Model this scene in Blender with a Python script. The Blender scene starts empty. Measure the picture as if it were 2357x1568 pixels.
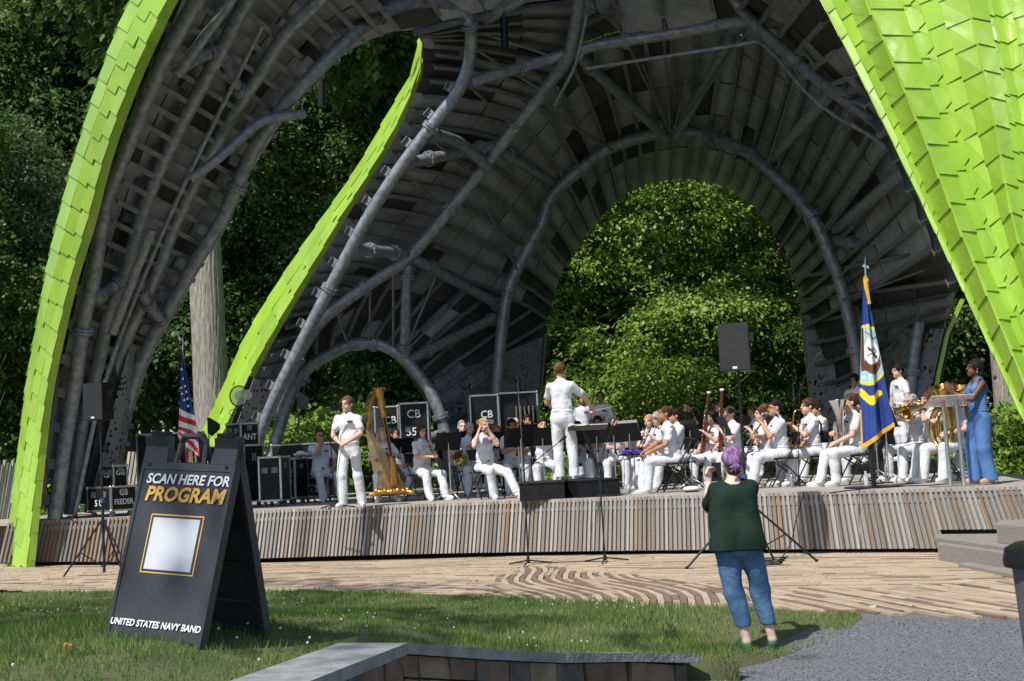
import bpy, math, random
import numpy as np
from mathutils import Vector, Matrix, Euler
random.seed(7); RNG = np.random.default_rng(7)
scene = bpy.context.scene
COL = scene.collection
# ------------------------------------------------------------------ camera
CAM = Vector((0, 0, 1.58)); FPX = 3300.0; PW, PH = 2357.0, 1568.0     # photo measured on a 2357 px wide copy
PITCH = math.atan(0.0791); ROLL = math.radians(2.87)
_R = Vector((1, 0, 0)); _F = Vector((0, math.cos(PITCH), math.sin(PITCH))); _U = Vector((0, -math.sin(PITCH), math.cos(PITCH)))
cr, sr = math.cos(ROLL), math.sin(ROLL)
cd = bpy.data.cameras.new('camera'); cam = bpy.data.objects.new('camera', cd); COL.objects.link(cam)
cd.sensor_width = 36; cd.lens = 36 * FPX / PW; cd.clip_end = 1500; cd.clip_start = 0.1
_r = _R * cr - _U * sr; _u = _R * sr + _U * cr
cam.matrix_world = Matrix(((_r.x, _u.x, -_F.x, CAM.x), (_r.y, _u.y, -_F.y, CAM.y), (_r.z, _u.z, -_F.z, CAM.z), (0, 0, 0, 1)))
scene.camera = cam
# ------------------------------------------------------------------ sky, sun, exposure
SUN_EL = math.radians(53); SH = Vector((0.615, 0.788)).normalized()      # shadows fall to the right and away
sunv = Vector((SH.x * math.cos(SUN_EL), SH.y * math.cos(SUN_EL), -math.sin(SUN_EL)))
world = bpy.data.worlds.new('World'); scene.world = world; world.use_nodes = True
wn = world.node_tree.nodes; sky = wn.new('ShaderNodeTexSky'); sky.sky_type = 'NISHITA'; sky.sun_disc = False
sky.sun_elevation = SUN_EL; sky.sun_rotation = math.atan2(-SH.x, -SH.y)
world.node_tree.links.new(sky.outputs[0], wn['Background'].inputs[0]); wn['Background'].inputs[1].default_value = 0.11
sl = bpy.data.lights.new('sun', 'SUN'); sl.energy = 4.2; sl.angle = math.radians(0.53); sl.color = (1, 0.96, 0.9)
so = bpy.data.objects.new('sun', sl); COL.objects.link(so); so.rotation_euler = sunv.to_track_quat('-Z', 'Y').to_euler()
scene.view_settings.view_transform = 'Standard'; scene.view_settings.look = 'None'
scene.view_settings.exposure = 0.42; scene.view_settings.gamma = 1
# ------------------------------------------------------------------ helpers
def ray(x, y):
    dx, dy = x - PW / 2, y - PH / 2
    return _R * ((dx * cr - dy * sr) / FPX) + _U * (-(dx * sr + dy * cr) / FPX) + _F
def at(x, y, D):                      # point seen at photo pixel (x, y), D metres in front
    d = ray(x, y); return CAM + d * (D / d.y)
def onz(x, y, z):                     # point of the plane z = const seen at photo pixel (x, y)
    d = ray(x, y); return CAM + d * ((z - CAM.z) / d.z)
def fx(x, y, D, z):                   # ground position: column of the pixel, depth D, height z
    p = at(x, y, D); return Vector((p.x, p.y, z))
def V(*a): return Vector(a)
def smooth(pts, n):
    """Catmull-Rom resample of a list of equal-length tuples"""
    P = np.array([tuple(p) for p in pts], float); m = len(P)
    seg = np.linalg.norm(np.diff(P, axis=0), axis=1); t = np.concatenate([[0], np.cumsum(np.maximum(seg, 1e-6))])
    tt = np.linspace(0, t[-1], n); out = np.zeros((n, P.shape[1])); T = np.zeros_like(P)
    for i in range(m):
        a, b = max(i - 1, 0), min(i + 1, m - 1); T[i] = (P[b] - P[a]) / max(t[b] - t[a], 1e-9)
    k = np.clip(np.searchsorted(t, tt, side='right') - 1, 0, m - 2)
    h = t[k + 1] - t[k]; u = ((tt - t[k]) / h)[:, None]; h = h[:, None]
    out = (2*u**3-3*u**2+1)*P[k] + (u**3-2*u**2+u)*h*T[k] + (-2*u**3+3*u**2)*P[k+1] + (u**3-u**2)*h*T[k+1]
    return out
def spts(pix, n):                     # pixel polyline with depth -> n world points
    return smooth([at(*p) for p in pix], n)
class MB:
    def __init__(s): s.v = []; s.f = []; s.m = []
    def add(s, vs, fs, m=0):
        o = len(s.v); s.v.extend([tuple(p) for p in vs]); s.f.extend([tuple(i + o for i in f) for f in fs]); s.m.extend([m] * len(fs)); return s
    def box(s, c, size, M=None, m=0, top=1.0):
        x, y, z = size[0] / 2, size[1] / 2, size[2] / 2; c = Vector(c)
        vs = [Vector((sx * x * (top if sz > 0 else 1), sy * y * (top if sz > 0 else 1), sz * z)) for sz in (-1, 1) for sy in (-1, 1) for sx in (-1, 1)]
        vs = [c + ((M @ v) if M else v) for v in vs]
        return s.add(vs, [(0, 2, 3, 1), (4, 5, 7, 6), (0, 1, 5, 4), (2, 6, 7, 3), (0, 4, 6, 2), (1, 3, 7, 5)], m)
    def bar(s, a, b, w, h, up=(0, 0, 1), m=0):
        a, b = Vector(a), Vector(b); d = b - a; L = d.length; d.normalize(); up = Vector(up)
        x = d.cross(up)
        if x.length < 1e-4: x = d.cross(Vector((1, 0, 0)))
        x.normalize(); z = x.cross(d)
        return s.box((a + b) / 2, (w, L, h), Matrix((x, d, z)).transposed(), m)
    def tube(s, pts, r, n=8, m=0, caps=True, ell=1.0):
        P = [Vector(p) for p in pts]; k = len(P); rr = list(r) if hasattr(r, '__len__') else [r] * k
        up = None; o = len(s.v)
        for i in range(k):
            d = (P[min(i + 1, k - 1)] - P[max(i - 1, 0)])
            if d.length < 1e-9: d = Vector((0, 0, 1))
            d.normalize()
            if up is None:
                up = d.cross(Vector((0.13, 0.31, 0.94)));
                if up.length < 1e-3: up = d.cross(Vector((1, 0, 0)))
            up = up - d * up.dot(d); up.normalize(); w = d.cross(up)
            for j in range(n):
                a = 2 * math.pi * j / n; s.v.append(tuple(P[i] + (up * math.cos(a) + w * math.sin(a) * ell) * rr[i]))
        for i in range(k - 1):
            for j in range(n):
                q = o + i * n; s.f.append((q + j, q + (j + 1) % n, q + n + (j + 1) % n, q + n + j)); s.m.append(m)
        if caps:
            s.f.append(tuple(o + j for j in reversed(range(n)))); s.m.append(m)
            s.f.append(tuple(o + (k - 1) * n + j for j in range(n))); s.m.append(m)
        return s
    def cyl(s, a, b, r, n=10, m=0, r2=None): return s.tube([a, b], [r, r if r2 is None else r2], n, m)
    def ell(s, c, r, M=None, n=10, k=7, m=0):
        c = Vector(c); vs = []; fs = []
        for i in range(k + 1):
            t = math.pi * i / k
            for j in range(n):
                a = 2 * math.pi * j / n; v = Vector((r[0] * math.sin(t) * math.cos(a), r[1] * math.sin(t) * math.sin(a), r[2] * math.cos(t)))
                vs.append(c + ((M @ v) if M else v))
        for i in range(k):
            for j in range(n): fs.append((i * n + j, (i + 1) * n + j, (i + 1) * n + (j + 1) % n, i * n + (j + 1) % n))
        return s.add(vs, fs, m)
    def prism(s, poly, d, m=0):       # polygon (list of Vector) extruded by vector d
        k = len(poly); d = Vector(d); vs = [Vector(p) for p in poly] + [Vector(p) + d for p in poly]
        fs = [tuple(reversed(range(k))), tuple(range(k, 2 * k))] + [(i, (i + 1) % k, k + (i + 1) % k, k + i) for i in range(k)]
        return s.add(vs, fs, m)
    def slab(s, q, n, t0, t1, m=0, mback=None):   # quad q (4 pts) as slab between offsets t0, t1 along n
        n = Vector(n); b = [Vector(p) + n * (t0[i] if hasattr(t0, '__len__') else t0) for i, p in enumerate(q)]
        f = [Vector(p) + n * (t1[i] if hasattr(t1, '__len__') else t1) for i, p in enumerate(q)]
        o = len(s.v); s.v.extend([tuple(p) for p in b + f])
        s.f.append((o + 3, o + 2, o + 1, o)); s.m.append(m if mback is None else mback)
        s.f.append((o + 4, o + 5, o + 6, o + 7)); s.m.append(m)
        for i in range(4): s.f.append((o + i, o + (i + 1) % 4, o + 4 + (i + 1) % 4, o + 4 + i)); s.m.append(m)
        return s
    def mesh(s, name, mats, sm=False, off=None):
        me = bpy.data.meshes.new(name); vs = s.v
        if off is not None: vs = [(a - off[0], b - off[1], c - off[2]) for a, b, c in vs]
        me.from_pydata(vs, [], s.f)
        for m in (mats if isinstance(mats, (list, tuple)) else [mats]): me.materials.append(m)
        if any(s.m): me.polygons.foreach_set('material_index', s.m)
        if sm:
            me.polygons.foreach_set('use_smooth', [True] * len(s.f))
            if sm == 'auto': autosmooth(me)
        me.update(); return me
    def build(s, name, mats, parent=None, sm=False, world=False):
        off = wloc(parent) if (world and parent is not None) else None
        return put(name, s.mesh(name, mats, sm, off), parent)
def autosmooth(me, ang=0.7):
    try: me.set_sharp_from_angle(angle=ang)
    except Exception: pass
def wloc(o):
    p = Vector((0, 0, 0))
    while o is not None: p = p + o.location; o = o.parent
    return p
def put(name, data, parent=None, loc=None):
    o = bpy.data.objects.new(name, data); COL.objects.link(o)
    if parent is not None: o.parent = parent
    if loc is not None: o.location = loc
    return o
def thing(name, label, cat, loc=(0, 0, 0), rz=0, group=None):
    o = bpy.data.objects.new(name, None); COL.objects.link(o); o.location = loc; o.rotation_euler = (0, 0, rz); o.empty_display_size = 0.1
    return tag(o, label, cat, group)
def tag(o, label=None, cat=None, group=None, kind=None):
    for k, v in (('label', label), ('category', cat), ('group', group), ('kind', kind)):
        if v: o[k] = v
    return o
def copy_tree(o, parent=None):
    c = o.copy(); COL.objects.link(c)
    if parent is not None: c.parent = parent
    for ch in list(o.children): copy_tree(ch, c)
    return c
def npmesh(name, v, f, mats, smooth_=False, midx=None):
    """v (n,3), f (m,k) numpy -> mesh"""
    me = bpy.data.meshes.new(name); v = np.asarray(v, np.float32); f = np.asarray(f, np.int32); m, k = f.shape
    me.vertices.add(len(v)); me.vertices.foreach_set('co', v.ravel())
    me.loops.add(m * k); me.loops.foreach_set('vertex_index', f.ravel())
    me.polygons.add(m); me.polygons.foreach_set('loop_start', np.arange(0, m * k, k, dtype=np.int32))
    try: me.polygons.foreach_set('loop_total', np.full(m, k, np.int32))
    except Exception: pass
    for q in (mats if isinstance(mats, (list, tuple)) else [mats]): me.materials.append(q)
    if midx is not None: me.polygons.foreach_set('material_index', np.asarray(midx, np.int32))
    me.polygons.foreach_set('use_smooth', np.full(m, bool(smooth_)))
    me.update(calc_edges=True); me.validate(); return me
# ------------------------------------------------------------------ materials
MATS = {}
def mat(name, col, rough=0.6, metal=0.0, col2=None, scale=4.0, detail=4.0, bump=0.0, bscale=40.0, var=0.0, spec=0.5, stretch=None, trans=0.0, coat=0.0, contrast=(0.35, 0.65), alpha=None, island=False):
    if name in MATS: return MATS[name]
    m = bpy.data.materials.new(name); MATS[name] = m; m.use_nodes = True; nt = m.node_tree; N = nt.nodes; L = nt.links
    b = N['Principled BSDF']; b.inputs['Roughness'].default_value = rough; b.inputs['Metallic'].default_value = metal
    b.inputs['Specular IOR Level'].default_value = spec
    if coat: b.inputs['Coat Weight'].default_value = coat; b.inputs['Coat Roughness'].default_value = 0.12
    c4 = (*col, 1); b.inputs['Base Color'].default_value = c4
    src = None; tc = N.new('ShaderNodeTexCoord'); vec = tc.outputs['Object']
    if stretch:
        mp = N.new('ShaderNodeMapping'); mp.inputs['Scale'].default_value = stretch; L.new(vec, mp.inputs[0]); vec = mp.outputs[0]
    if col2 is not None:
        nz = N.new('ShaderNodeTexNoise'); nz.inputs['Scale'].default_value = scale; nz.inputs['Detail'].default_value = detail; L.new(vec, nz.inputs['Vector'])
        rp = N.new('ShaderNodeValToRGB'); rp.color_ramp.elements[0].position = contrast[0]; rp.color_ramp.elements[1].position = contrast[1]
        rp.color_ramp.elements[0].color = c4; rp.color_ramp.elements[1].color = (*col2, 1); L.new(nz.outputs[0], rp.inputs[0]); src = rp.outputs[0]
    if var:
        hs = N.new('ShaderNodeHueSaturation'); hs.inputs['Color'].default_value = c4
        if island: rnd = N.new('ShaderNodeNewGeometry').outputs['Random Per Island']
        else: rnd = N.new('ShaderNodeObjectInfo').outputs['Random']
        mr = N.new('ShaderNodeMapRange'); mr.inputs[3].default_value = 1 - var; mr.inputs[4].default_value = 1 + var
        L.new(rnd, mr.inputs[0]); L.new(mr.outputs[0], hs.inputs['Value'])
        if src: L.new(src, hs.inputs['Color'])
        src = hs.outputs[0]
    if src: L.new(src, b.inputs['Base Color'])
    if bump:
        nb = N.new('ShaderNodeTexNoise'); nb.inputs['Scale'].default_value = bscale; nb.inputs['Detail'].default_value = 3; L.new(vec, nb.inputs['Vector'])
        bp = N.new('ShaderNodeBump'); bp.inputs['Strength'].default_value = min(bump, 1); bp.inputs['Distance'].default_value = 0.02; L.new(nb.outputs[0], bp.inputs['Height']); L.new(bp.outputs[0], b.inputs['Normal'])
    if trans:
        tr = N.new('ShaderNodeBsdfTranslucent'); tr.inputs[0].default_value = c4
        if src: L.new(src, tr.inputs[0])
        mx = N.new('ShaderNodeMixShader'); mx.inputs[0].default_value = trans; L.new(b.outputs[0], mx.inputs[1]); L.new(tr.outputs[0], mx.inputs[2]); L.new(mx.outputs[0], N['Material Output'].inputs[0])
    if alpha is not None: b.inputs['Alpha'].default_value = alpha
    return m
M_ = dict(
 shingle=mat('shingle_green', (0.235, 0.40, 0.035), 0.33, 0, (0.29, 0.46, 0.045), 2.5, 8, stretch=(1, 1, .35), var=0.07, coat=0.25, spec=0.5),
 steel=mat('galvanised_steel', (0.15, 0.17, 0.187), 0.40, 0.3, (0.28, 0.305, 0.325), 9, 6, bump=0.12, bscale=30),
 fin=mat('fin_steel', (0.15, 0.16, 0.165), 0.5, 0.4, (0.22, 0.23, 0.235), 6),
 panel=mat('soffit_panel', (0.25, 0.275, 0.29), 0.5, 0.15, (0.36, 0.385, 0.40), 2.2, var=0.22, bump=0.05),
 panel_dark=mat('soffit_membrane_shade', (0.035, 0.037, 0.038), 0.7, 0, (0.06, 0.062, 0.062), 2, var=0.25),  # backing membrane, also the colour of panels painted dark as ceiling shade
 black=mat('black_plastic', (0.008, 0.008, 0.009), 0.45, 0, (0.013, 0.013, 0.014), 8, bump=0.08, bscale=120, spec=0.25),
 blackm=mat('black_metal', (0.014, 0.014, 0.015), 0.38, 0.3),
 chrome=mat('chrome', (0.62, 0.63, 0.64), 0.22, 1.0),
 alu=mat('aluminium', (0.45, 0.46, 0.46), 0.38, 0.9, (0.55, 0.55, 0.55), 12),
 white=mat('white_cotton', (0.65, 0.66, 0.69), 0.85, 0, (0.59, 0.60, 0.64), 5, bump=0.6, bscale=18, spec=0.15),
 shoe=mat('white_shoe', (0.66, 0.66, 0.65), 0.4),
 gold=mat('gold_leaf', (0.62, 0.36, 0.10), 0.35, 0.85, (0.42, 0.23, 0.06), 30, bump=0.4, bscale=60),
 brass=mat('brass', (0.72, 0.48, 0.16), 0.2, 1.0, (0.5, 0.3, 0.08), 5),
 silver=mat('silver_plate', (0.78, 0.76, 0.72), 0.16, 1.0),
 ebony=mat('ebony_wood', (0.012, 0.011, 0.011), 0.35),
 rosewood=mat('maple_red', (0.20, 0.045, 0.018), 0.28, 0, (0.12, 0.025, 0.012), 8, coat=0.4),
 paper=mat('sheet_paper', (0.72, 0.72, 0.70), 0.85, 0, (0.5, 0.5, 0.49), 90, stretch=(0.4, 1, 1)),
 white_paint=mat('white_lettering', (0.62, 0.66, 0.66), 0.7),
)
SKIN = {k: mat('skin_' + k, c, 0.5, 0, tuple(min(1, x * 1.12) for x in c), 14, spec=0.35) for k, c in
        dict(fair=(0.55, 0.33, 0.24), pale=(0.62, 0.42, 0.33), tan=(0.42, 0.22, 0.13), olive=(0.33, 0.17, 0.10), brown=(0.13, 0.055, 0.030)).items()}
HAIR = {k: mat('hair_' + k, tuple(x * .6 for x in c), 0.65, 0, tuple(x * 2.3 for x in c), 45, stretch=(1, 1, 0.25), bump=0.5, bscale=70, spec=0.15) for k, c in
        dict(brown=(0.045, 0.024, 0.013), dark=(0.010, 0.008, 0.007), blond=(0.28, 0.17, 0.08), grey=(0.20, 0.19, 0.18), red=(0.22, 0.07, 0.022), purple=(0.155, 0.085, 0.175), auburn=(0.085, 0.042, 0.022)).items()}
def text_mesh(txt, size, mtl, ext=0.0015, bold=0.0, shear=0.0, align='CENTER', space=1.0):
    cu = bpy.data.curves.new('lettering', 'FONT'); cu.body = txt; cu.size = size; cu.extrude = ext; cu.offset = bold; cu.shear = shear
    cu.align_x = align; cu.align_y = 'CENTER'; cu.space_character = space; cu.resolution_u = 3
    o = bpy.data.objects.new('lettering_tmp', cu); COL.objects.link(o); bpy.context.view_layer.update()
    me = bpy.data.meshes.new_from_object(o.evaluated_get(bpy.context.evaluated_depsgraph_get())); bpy.data.objects.remove(o); bpy.data.curves.remove(cu)
    me.materials.clear(); me.materials.append(mtl); return me
def text_on(name, txt, size, parent, loc, xdir, updir, mtl, bold=0.0, shear=0.0, sx=1.0, ext=0.0015, space=1.0):
    me = text_mesh(txt, size, mtl, ext, bold, shear, space=space); x = Vector(xdir).normalized(); u = Vector(updir); u = (u - x * u.dot(x)).normalized(); n = x.cross(u)
    Mx = Matrix((x * sx, u, n)).transposed().to_4x4(); me.transform(Matrix.Translation(Vector(loc)) @ Mx); return put(name, me, parent)
# ================================================================== SETTING: ground, plaza, lawn, path
m_soil = mat('woodland_floor', (0.045, 0.038, 0.022), 0.95, 0, (0.03, 0.045, 0.015), 0.6, bump=0.6, bscale=6)
m_lawnbase = mat('lawn_soil', (0.06, 0.075, 0.022), 0.95, 0, (0.11, 0.105, 0.045), 1.3, bump=0.6, bscale=30)
m_gravel = mat('gravel_asphalt', (0.075, 0.077, 0.082), 0.9, 0, (0.26, 0.262, 0.268), 60, 6, bump=0.9, bscale=90, contrast=(0.38, 0.72))
m_mortar = mat('paver_joint', (0.10, 0.075, 0.05), 0.95, 0, (0.16, 0.12, 0.08), 3)
PAV = [mat('paver_tan', (0.47, 0.37, 0.255), 0.85, 0, (0.39, 0.305, 0.21), 5, bump=0.3, bscale=50, var=0.12, island=True),
       mat('paver_buff', (0.40, 0.315, 0.215), 0.85, 0, (0.33, 0.26, 0.18), 5, bump=0.3, bscale=50, var=0.12, island=True),
       mat('paver_brown', (0.20, 0.145, 0.098), 0.85, 0, (0.155, 0.11, 0.075), 6, bump=0.3, bscale=50, var=0.15, island=True)]
gm = MB(); gm.add([(-400, -300, -0.16), (400, -300, -0.16), (400, 500, -0.16), (-400, 500, -0.16)], [(0, 1, 2, 3)])
tag(gm.build('ground', m_soil), kind='structure')
def sstep(a, b, x):
    t = min(max((x - a) / (b - a), 0), 1); return t * t * (3 - 2 * t)
EDGE = [onz(x, y, 0) for x, y in ((-700, 1385), (0, 1365), (250, 1362), (640, 1360), (1000, 1370), (1500, 1390), (1950, 1408), (2357, 1414), (2900, 1420))]
CTRL = [(-2.22, 7.9, .70), (-1.63, 7.6, .665), (-1.95, 8.47, .70), (-1.36, 8.17, .655), (-1.0, 8.6, .57), (-6, 7, .76), (-6, 11, .42), (-13, 9, .66), (-9, 4.5, .8), (-3, 4.5, .74), (-2.4, 6.8, .72), (-.75, 8.2, .53), (-1.2, 6.8, .56), (-3.5, 12, .28), (.4, 9.35, .24), (1.35, 10.3, .03), (.3, 12.5, .06), (2.1, 11.6, -.085), (3, 11.4, -.08), (3.6, 12, -.05)]
_cx = np.array(CTRL + [(p.x, p.y, 0.0) for p in EDGE] + [tuple((EDGE[i] + EDGE[i + 1]) / 2 * 1.0)[:2] + (0.0,) for i in range(len(EDGE) - 1)])
def lawn_z(x, y):
    d2 = (_cx[:, 0] - x) ** 2 + (_cx[:, 1] - y) ** 2 + 0.03; w = d2 ** -1.6; return float((w * _cx[:, 2]).sum() / w.sum())
def plaza_z(x, y): return 0.12 * sstep(-5.5, -9, x)
# --- plaza base
pb = MB(); prev = None
far = smooth(EDGE, 40)
for i, p in enumerate(far):
    for j in range(9):
        t = j / 8; x, y = p[0], p[1] * (1 - t) + 29 * t; pb.v.append((x, y, plaza_z(x, y) - 0.022))
for i in range(39):
    for j in range(8): q = i * 9 + j; pb.f.append((q, q + 9, q + 10, q + 1)); pb.m.append(0)
plaza = tag(pb.build('plaza', m_mortar), kind='structure')
def inpoly(x, y, P):
    c = False; j = len(P) - 1
    for i in range(len(P)):
        if (P[i][1] > y) != (P[j][1] > y) and x < (P[j][0] - P[i][0]) * (y - P[i][1]) / (P[j][1] - P[i][1]) + P[i][0]: c = not c
        j = i
    return c
def zpoly(pix): return [tuple(onz(x, y, 0))[:2] for x, y in pix]
Z2 = zpoly([(1118, 1366), (1140, 1332), (1190, 1306), (1262, 1303), (1400, 1319), (1560, 1334), (1660, 1344), (1735, 1352), (1745, 1400), (1500, 1391), (1118, 1376)])
Z3 = zpoly([(1735, 1352), (1900, 1354), (2100, 1352), (2240, 1340), (2420, 1318), (2900, 1300), (2900, 1424), (2357, 1416), (1950, 1410), (1745, 1402)])
ZL = zpoly([(-600, 1330), (60, 1300), (300, 1312), (330, 1345), (100, 1352), (-600, 1376)])
edgepoly = [(p.x, p.y) for p in EDGE] + [(16, 30), (-20, 30)]
def paver_mesh(mb, c4, m, dz):
    vs = [(x, y, plaza_z(x, y) - 0.03) for x, y in c4] + [(x, y, plaza_z(x, y) + dz) for x, y in c4]
    mb.add(vs, [(4, 5, 6, 7), (0, 1, 5, 4), (1, 2, 6, 5), (2, 3, 7, 6), (3, 0, 4, 7)], m)
fieldp = MB(); rp = random.Random(3); singles = []
e = Vector((0.919, -0.394)); nb = Vector((0.394, 0.919))
def gen(zone, mapf, rows, row_w, ln, arange, single=False, mode=0):
    for r in rows:
        a = arange[0] + rp.random() * ln; shade = rp.random()
        while a < arange[1]:
            L = ln * rp.uniform(0.75, 1.2); g = 0.006
            cx, cy = mapf(a + L / 2, (r + .5) * row_w)
            z = 'Z2' if inpoly(cx, cy, Z2) else 'Z3' if inpoly(cx, cy, Z3) else 'ZL' if inpoly(cx, cy, ZL) else 'Z1'
            if z == zone and inpoly(cx, cy, edgepoly):
                c4 = [mapf(a + g, r * row_w + g), mapf(a + L - g, r * row_w + g), mapf(a + L - g, (r + 1) * row_w - g), mapf(a + g, (r + 1) * row_w - g)]
                q = rp.random()
                if mode == 0: m = 2 if q < (0.34 if r % 4 == 0 else 0.06) else (1 if q < 0.55 else 0)
                elif mode == 1: m = 2 if (q < 0.85 if r % 2 == 0 else q < 0.12) else (1 if q > 0.6 else 0)
                else: m = 2 if (q < 0.55 if r % 3 == 0 else q < 0.08) else (1 if q > 0.55 else 0)
                if single:
                    mb = MB(); ox, oy = cx, cy; paver_mesh(mb, c4, 0, rp.uniform(-0.002, 0.003)); singles.append((abs(c4[0][0] - c4[2][0]), mb, m))
                else: paver_mesh(fieldp, c4, m, rp.uniform(-0.003, 0.003))
            a += L
O0 = Vector((-8, 24.3))
def map1(a, b):
    bb = b + 0.28 * math.sin(a * 0.55 + b * 0.35) + 0.10 * math.sin(a * 1.3); p = O0 + e * a - nb * bb; return (p.x, p.y)
gen('Z1', map1, range(-17, 145), 0.072, 0.75, (-9, 24))
def map2(a, b): return (b + 0.16 * math.sin(a * 1.5 + 1.0) + 0.12 * a - 0.5, 20.4 - a)
gen('Z2', map2, range(-30, 54), 0.078, 0.62, (0, 8), single=True, mode=1)
d3 = Vector((0.36, -0.93)).normalized(); n3 = Vector((0.93, 0.36)).normalized()
def map3(a, b):
    p = Vector((2.0, 18.0)) + d3 * a + n3 * (b + 0.2 * math.sin(a * 0.7)); return (p.x, p.y)
gen('Z3', map3, range(-58, 108), 0.074, 0.7, (-4, 9), mode=2)
CL = Vector((-6.4, 17.5))
def mapL(a, b):
    th = a / 4.5 + 1.35; r = 1.0 + b; return (CL.x + r * math.cos(th) * 1.25, CL.y + r * math.sin(th) * 1.25)
gen('ZL', mapL, range(0, 60), 0.12, 0.42, (-3, 9))
singles.sort(key=lambda s: -s[0])
for k, (w, mb, m) in enumerate(singles):
    if k < 280: mb.build('paver', PAV[m], plaza)
    else: fieldp.add(mb.v, mb.f, m)
tag(fieldp.build('paver_field', PAV, plaza), kind='stuff')
# --- lawn
ZC = 0.55
corner = onz(937, 1480, ZC); lend = onz(700, 1573, ZC); rtop = [at(937, 1480, corner.y), at(1131, 1495, corner.y + .65), at(1300, 1504, corner.y + 1.24), at(1454, 1502, corner.y + 1.72), at(1612, 1506, corner.y + 2.15)]
_nl = (corner - lend).normalized(); _sd = Vector((-_nl.y, _nl.x, 0))
WLINE = [lend - _nl * 1.3 + _sd * .40, lend + _sd * .40, corner + _sd * .36 - _nl * .1, corner + Vector((-.08, .20, 0))] + [p + Vector((-.08, .16, 0)) for p in rtop[1:]]
WL = smooth([tuple(p) for p in WLINE], 60)
NEAR = [(-16, 4.2), (-5, 4.0)] + [(p.x, p.y) for p in WLINE] + [(1.50, 10.34)] + [tuple(onz(x, y, -0.08))[:2] for x, y in ((1598, 1550), (1720, 1526), (1855, 1496), (1945, 1468), (1984, 1438))]
FAR = [tuple(p)[:2] for p in smooth(EDGE[:7], 60)]
NEARS = smooth(NEAR, 60)
lawn_pts = []
lm = MB(); NV = 46
for i in range(60):
    for j in range(NV + 1):
        t = j / NV; x = FAR[i][0] * (1 - t) + NEARS[i][0] * t; y = FAR[i][1] * (1 - t) + NEARS[i][1] * t
        lm.v.append((x, y, lawn_z(x, y) + 0.012 * math.sin(x * 3.1) * math.sin(y * 2.7)))
        d_ = np.hypot(WL[:, 0] - x, WL[:, 1] - y); k_ = int(d_.argmin())
        if d_[k_] < .9: lm.v[-1] = (x, y, min(lm.v[-1][2], WL[k_, 2] - .045 + .3 * d_[k_]))
for i in range(59):
    for j in range(NV): q = i * (NV + 1) + j; lm.f.append((q, q + 1, q + NV + 2, q + NV + 1)); lm.m.append(0)
LV = np.array(lm.v).reshape(60, NV + 1, 3)
_o = len(lm.v)
for i in range(60): x, y, z = lm.v[i * (NV + 1) + NV]; lm.v.append((x + .02, y - .03, z - .22))       # earth edge of the lawn
for i in range(59): lm.f.append((i * (NV + 1) + NV, _o + i, _o + i + 1, (i + 1) * (NV + 1) + NV)); lm.m.append(0)
tag(lm.build('lawn', m_lawnbase, sm=True), kind='structure')
# --- grass blades (uncountable)
def sample_lawn(n, power=0.0):
    A = LV[:-1, :-1]; B = LV[1:, :-1]; Cc = LV[1:, 1:]; D = LV[:-1, 1:]
    area = np.linalg.norm(np.cross(B - A, D - A), axis=2); cen = (A + Cc) / 2
    w = area * np.maximum(cen[..., 1], 4.0) ** power; w = w.ravel(); w /= w.sum(); idx = RNG.choice(len(w), n, p=w); u = RNG.random((n, 1)); v = RNG.random((n, 1))
    A, B, Cc, D = [q.reshape(-1, 3)[idx] for q in (A, B, Cc, D)]
    return A * (1 - u) * (1 - v) + B * u * (1 - v) + Cc * u * v + D * (1 - u) * v
ng = 330000; P = sample_lawn(ng, -0.9); hgt = RNG.uniform(0.026, 0.058, ng) * (1 + 0.35 * np.sin(P[:, 0] * 1.7 + np.sin(P[:, 1] * 2.1)))
th = RNG.uniform(0, 6.283, ng); w = RNG.uniform(0.002, 0.0042, ng) * (P[:, 1] / 8) ** 0.5; bend = RNG.uniform(0.15, 0.8, ng) * hgt
dx, dy = np.cos(th), np.sin(th); ph = RNG.uniform(0, 6.283, ng)
v0 = P + np.stack([dx * w, dy * w, np.zeros(ng) - 0.004], 1); v1 = P - np.stack([dx * w, dy * w, np.zeros(ng) + 0.004], 1)
v2 = P + np.stack([np.cos(ph) * bend, np.sin(ph) * bend, hgt], 1)
gv = np.stack([v0, v1, v2], 1).reshape(-1, 3); gf = np.arange(ng * 3).reshape(-1, 3)
G_ = [mat('grass_%d' % i, c, 0.6, 0, c2, 1.1, trans=0.35, var=0.25, island=True, spec=0.3) for i, (c, c2) in enumerate([((0.085, 0.175, 0.026), (0.12, 0.22, 0.04)), ((0.15, 0.25, 0.05), (0.20, 0.26, 0.07)), ((0.31, 0.28, 0.13), (0.25, 0.25, 0.09))])]
nzv = np.sin(P[:, 0] * 0.9 + 1.3 * np.sin(P[:, 1] * 0.7)) + RNG.normal(0, 0.9, ng)
gi = np.where(nzv > 1.9, 2, np.where(nzv > 0.2, 1, 0))
tag(put('grass', npmesh('grass', gv, gf, G_, midx=gi)), 'mown green grass with dry patches on the sloping lawn', 'grass', kind='stuff')
# --- clover heads
nc = 520; P = sample_lawn(6000, -0.4); keep = (P[:, 0] < 1.2) & (np.sin(P[:, 0] * 1.9 + 0.6) * np.sin(P[:, 1] * 1.4 + P[:, 0] * .5) > 0.25); P = P[keep][:nc]
cm = MB()
for p in P: cm.ell((p[0], p[1], p[2] + rp.uniform(.05, .085)), (.008, .008, .008), n=5, k=3)
tag(cm.build('clover_flowers', mat('clover_white', (0.62, 0.60, 0.55), 0.8)), 'small white clover flower heads scattered in the lawn', 'clover', kind='stuff')
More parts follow.
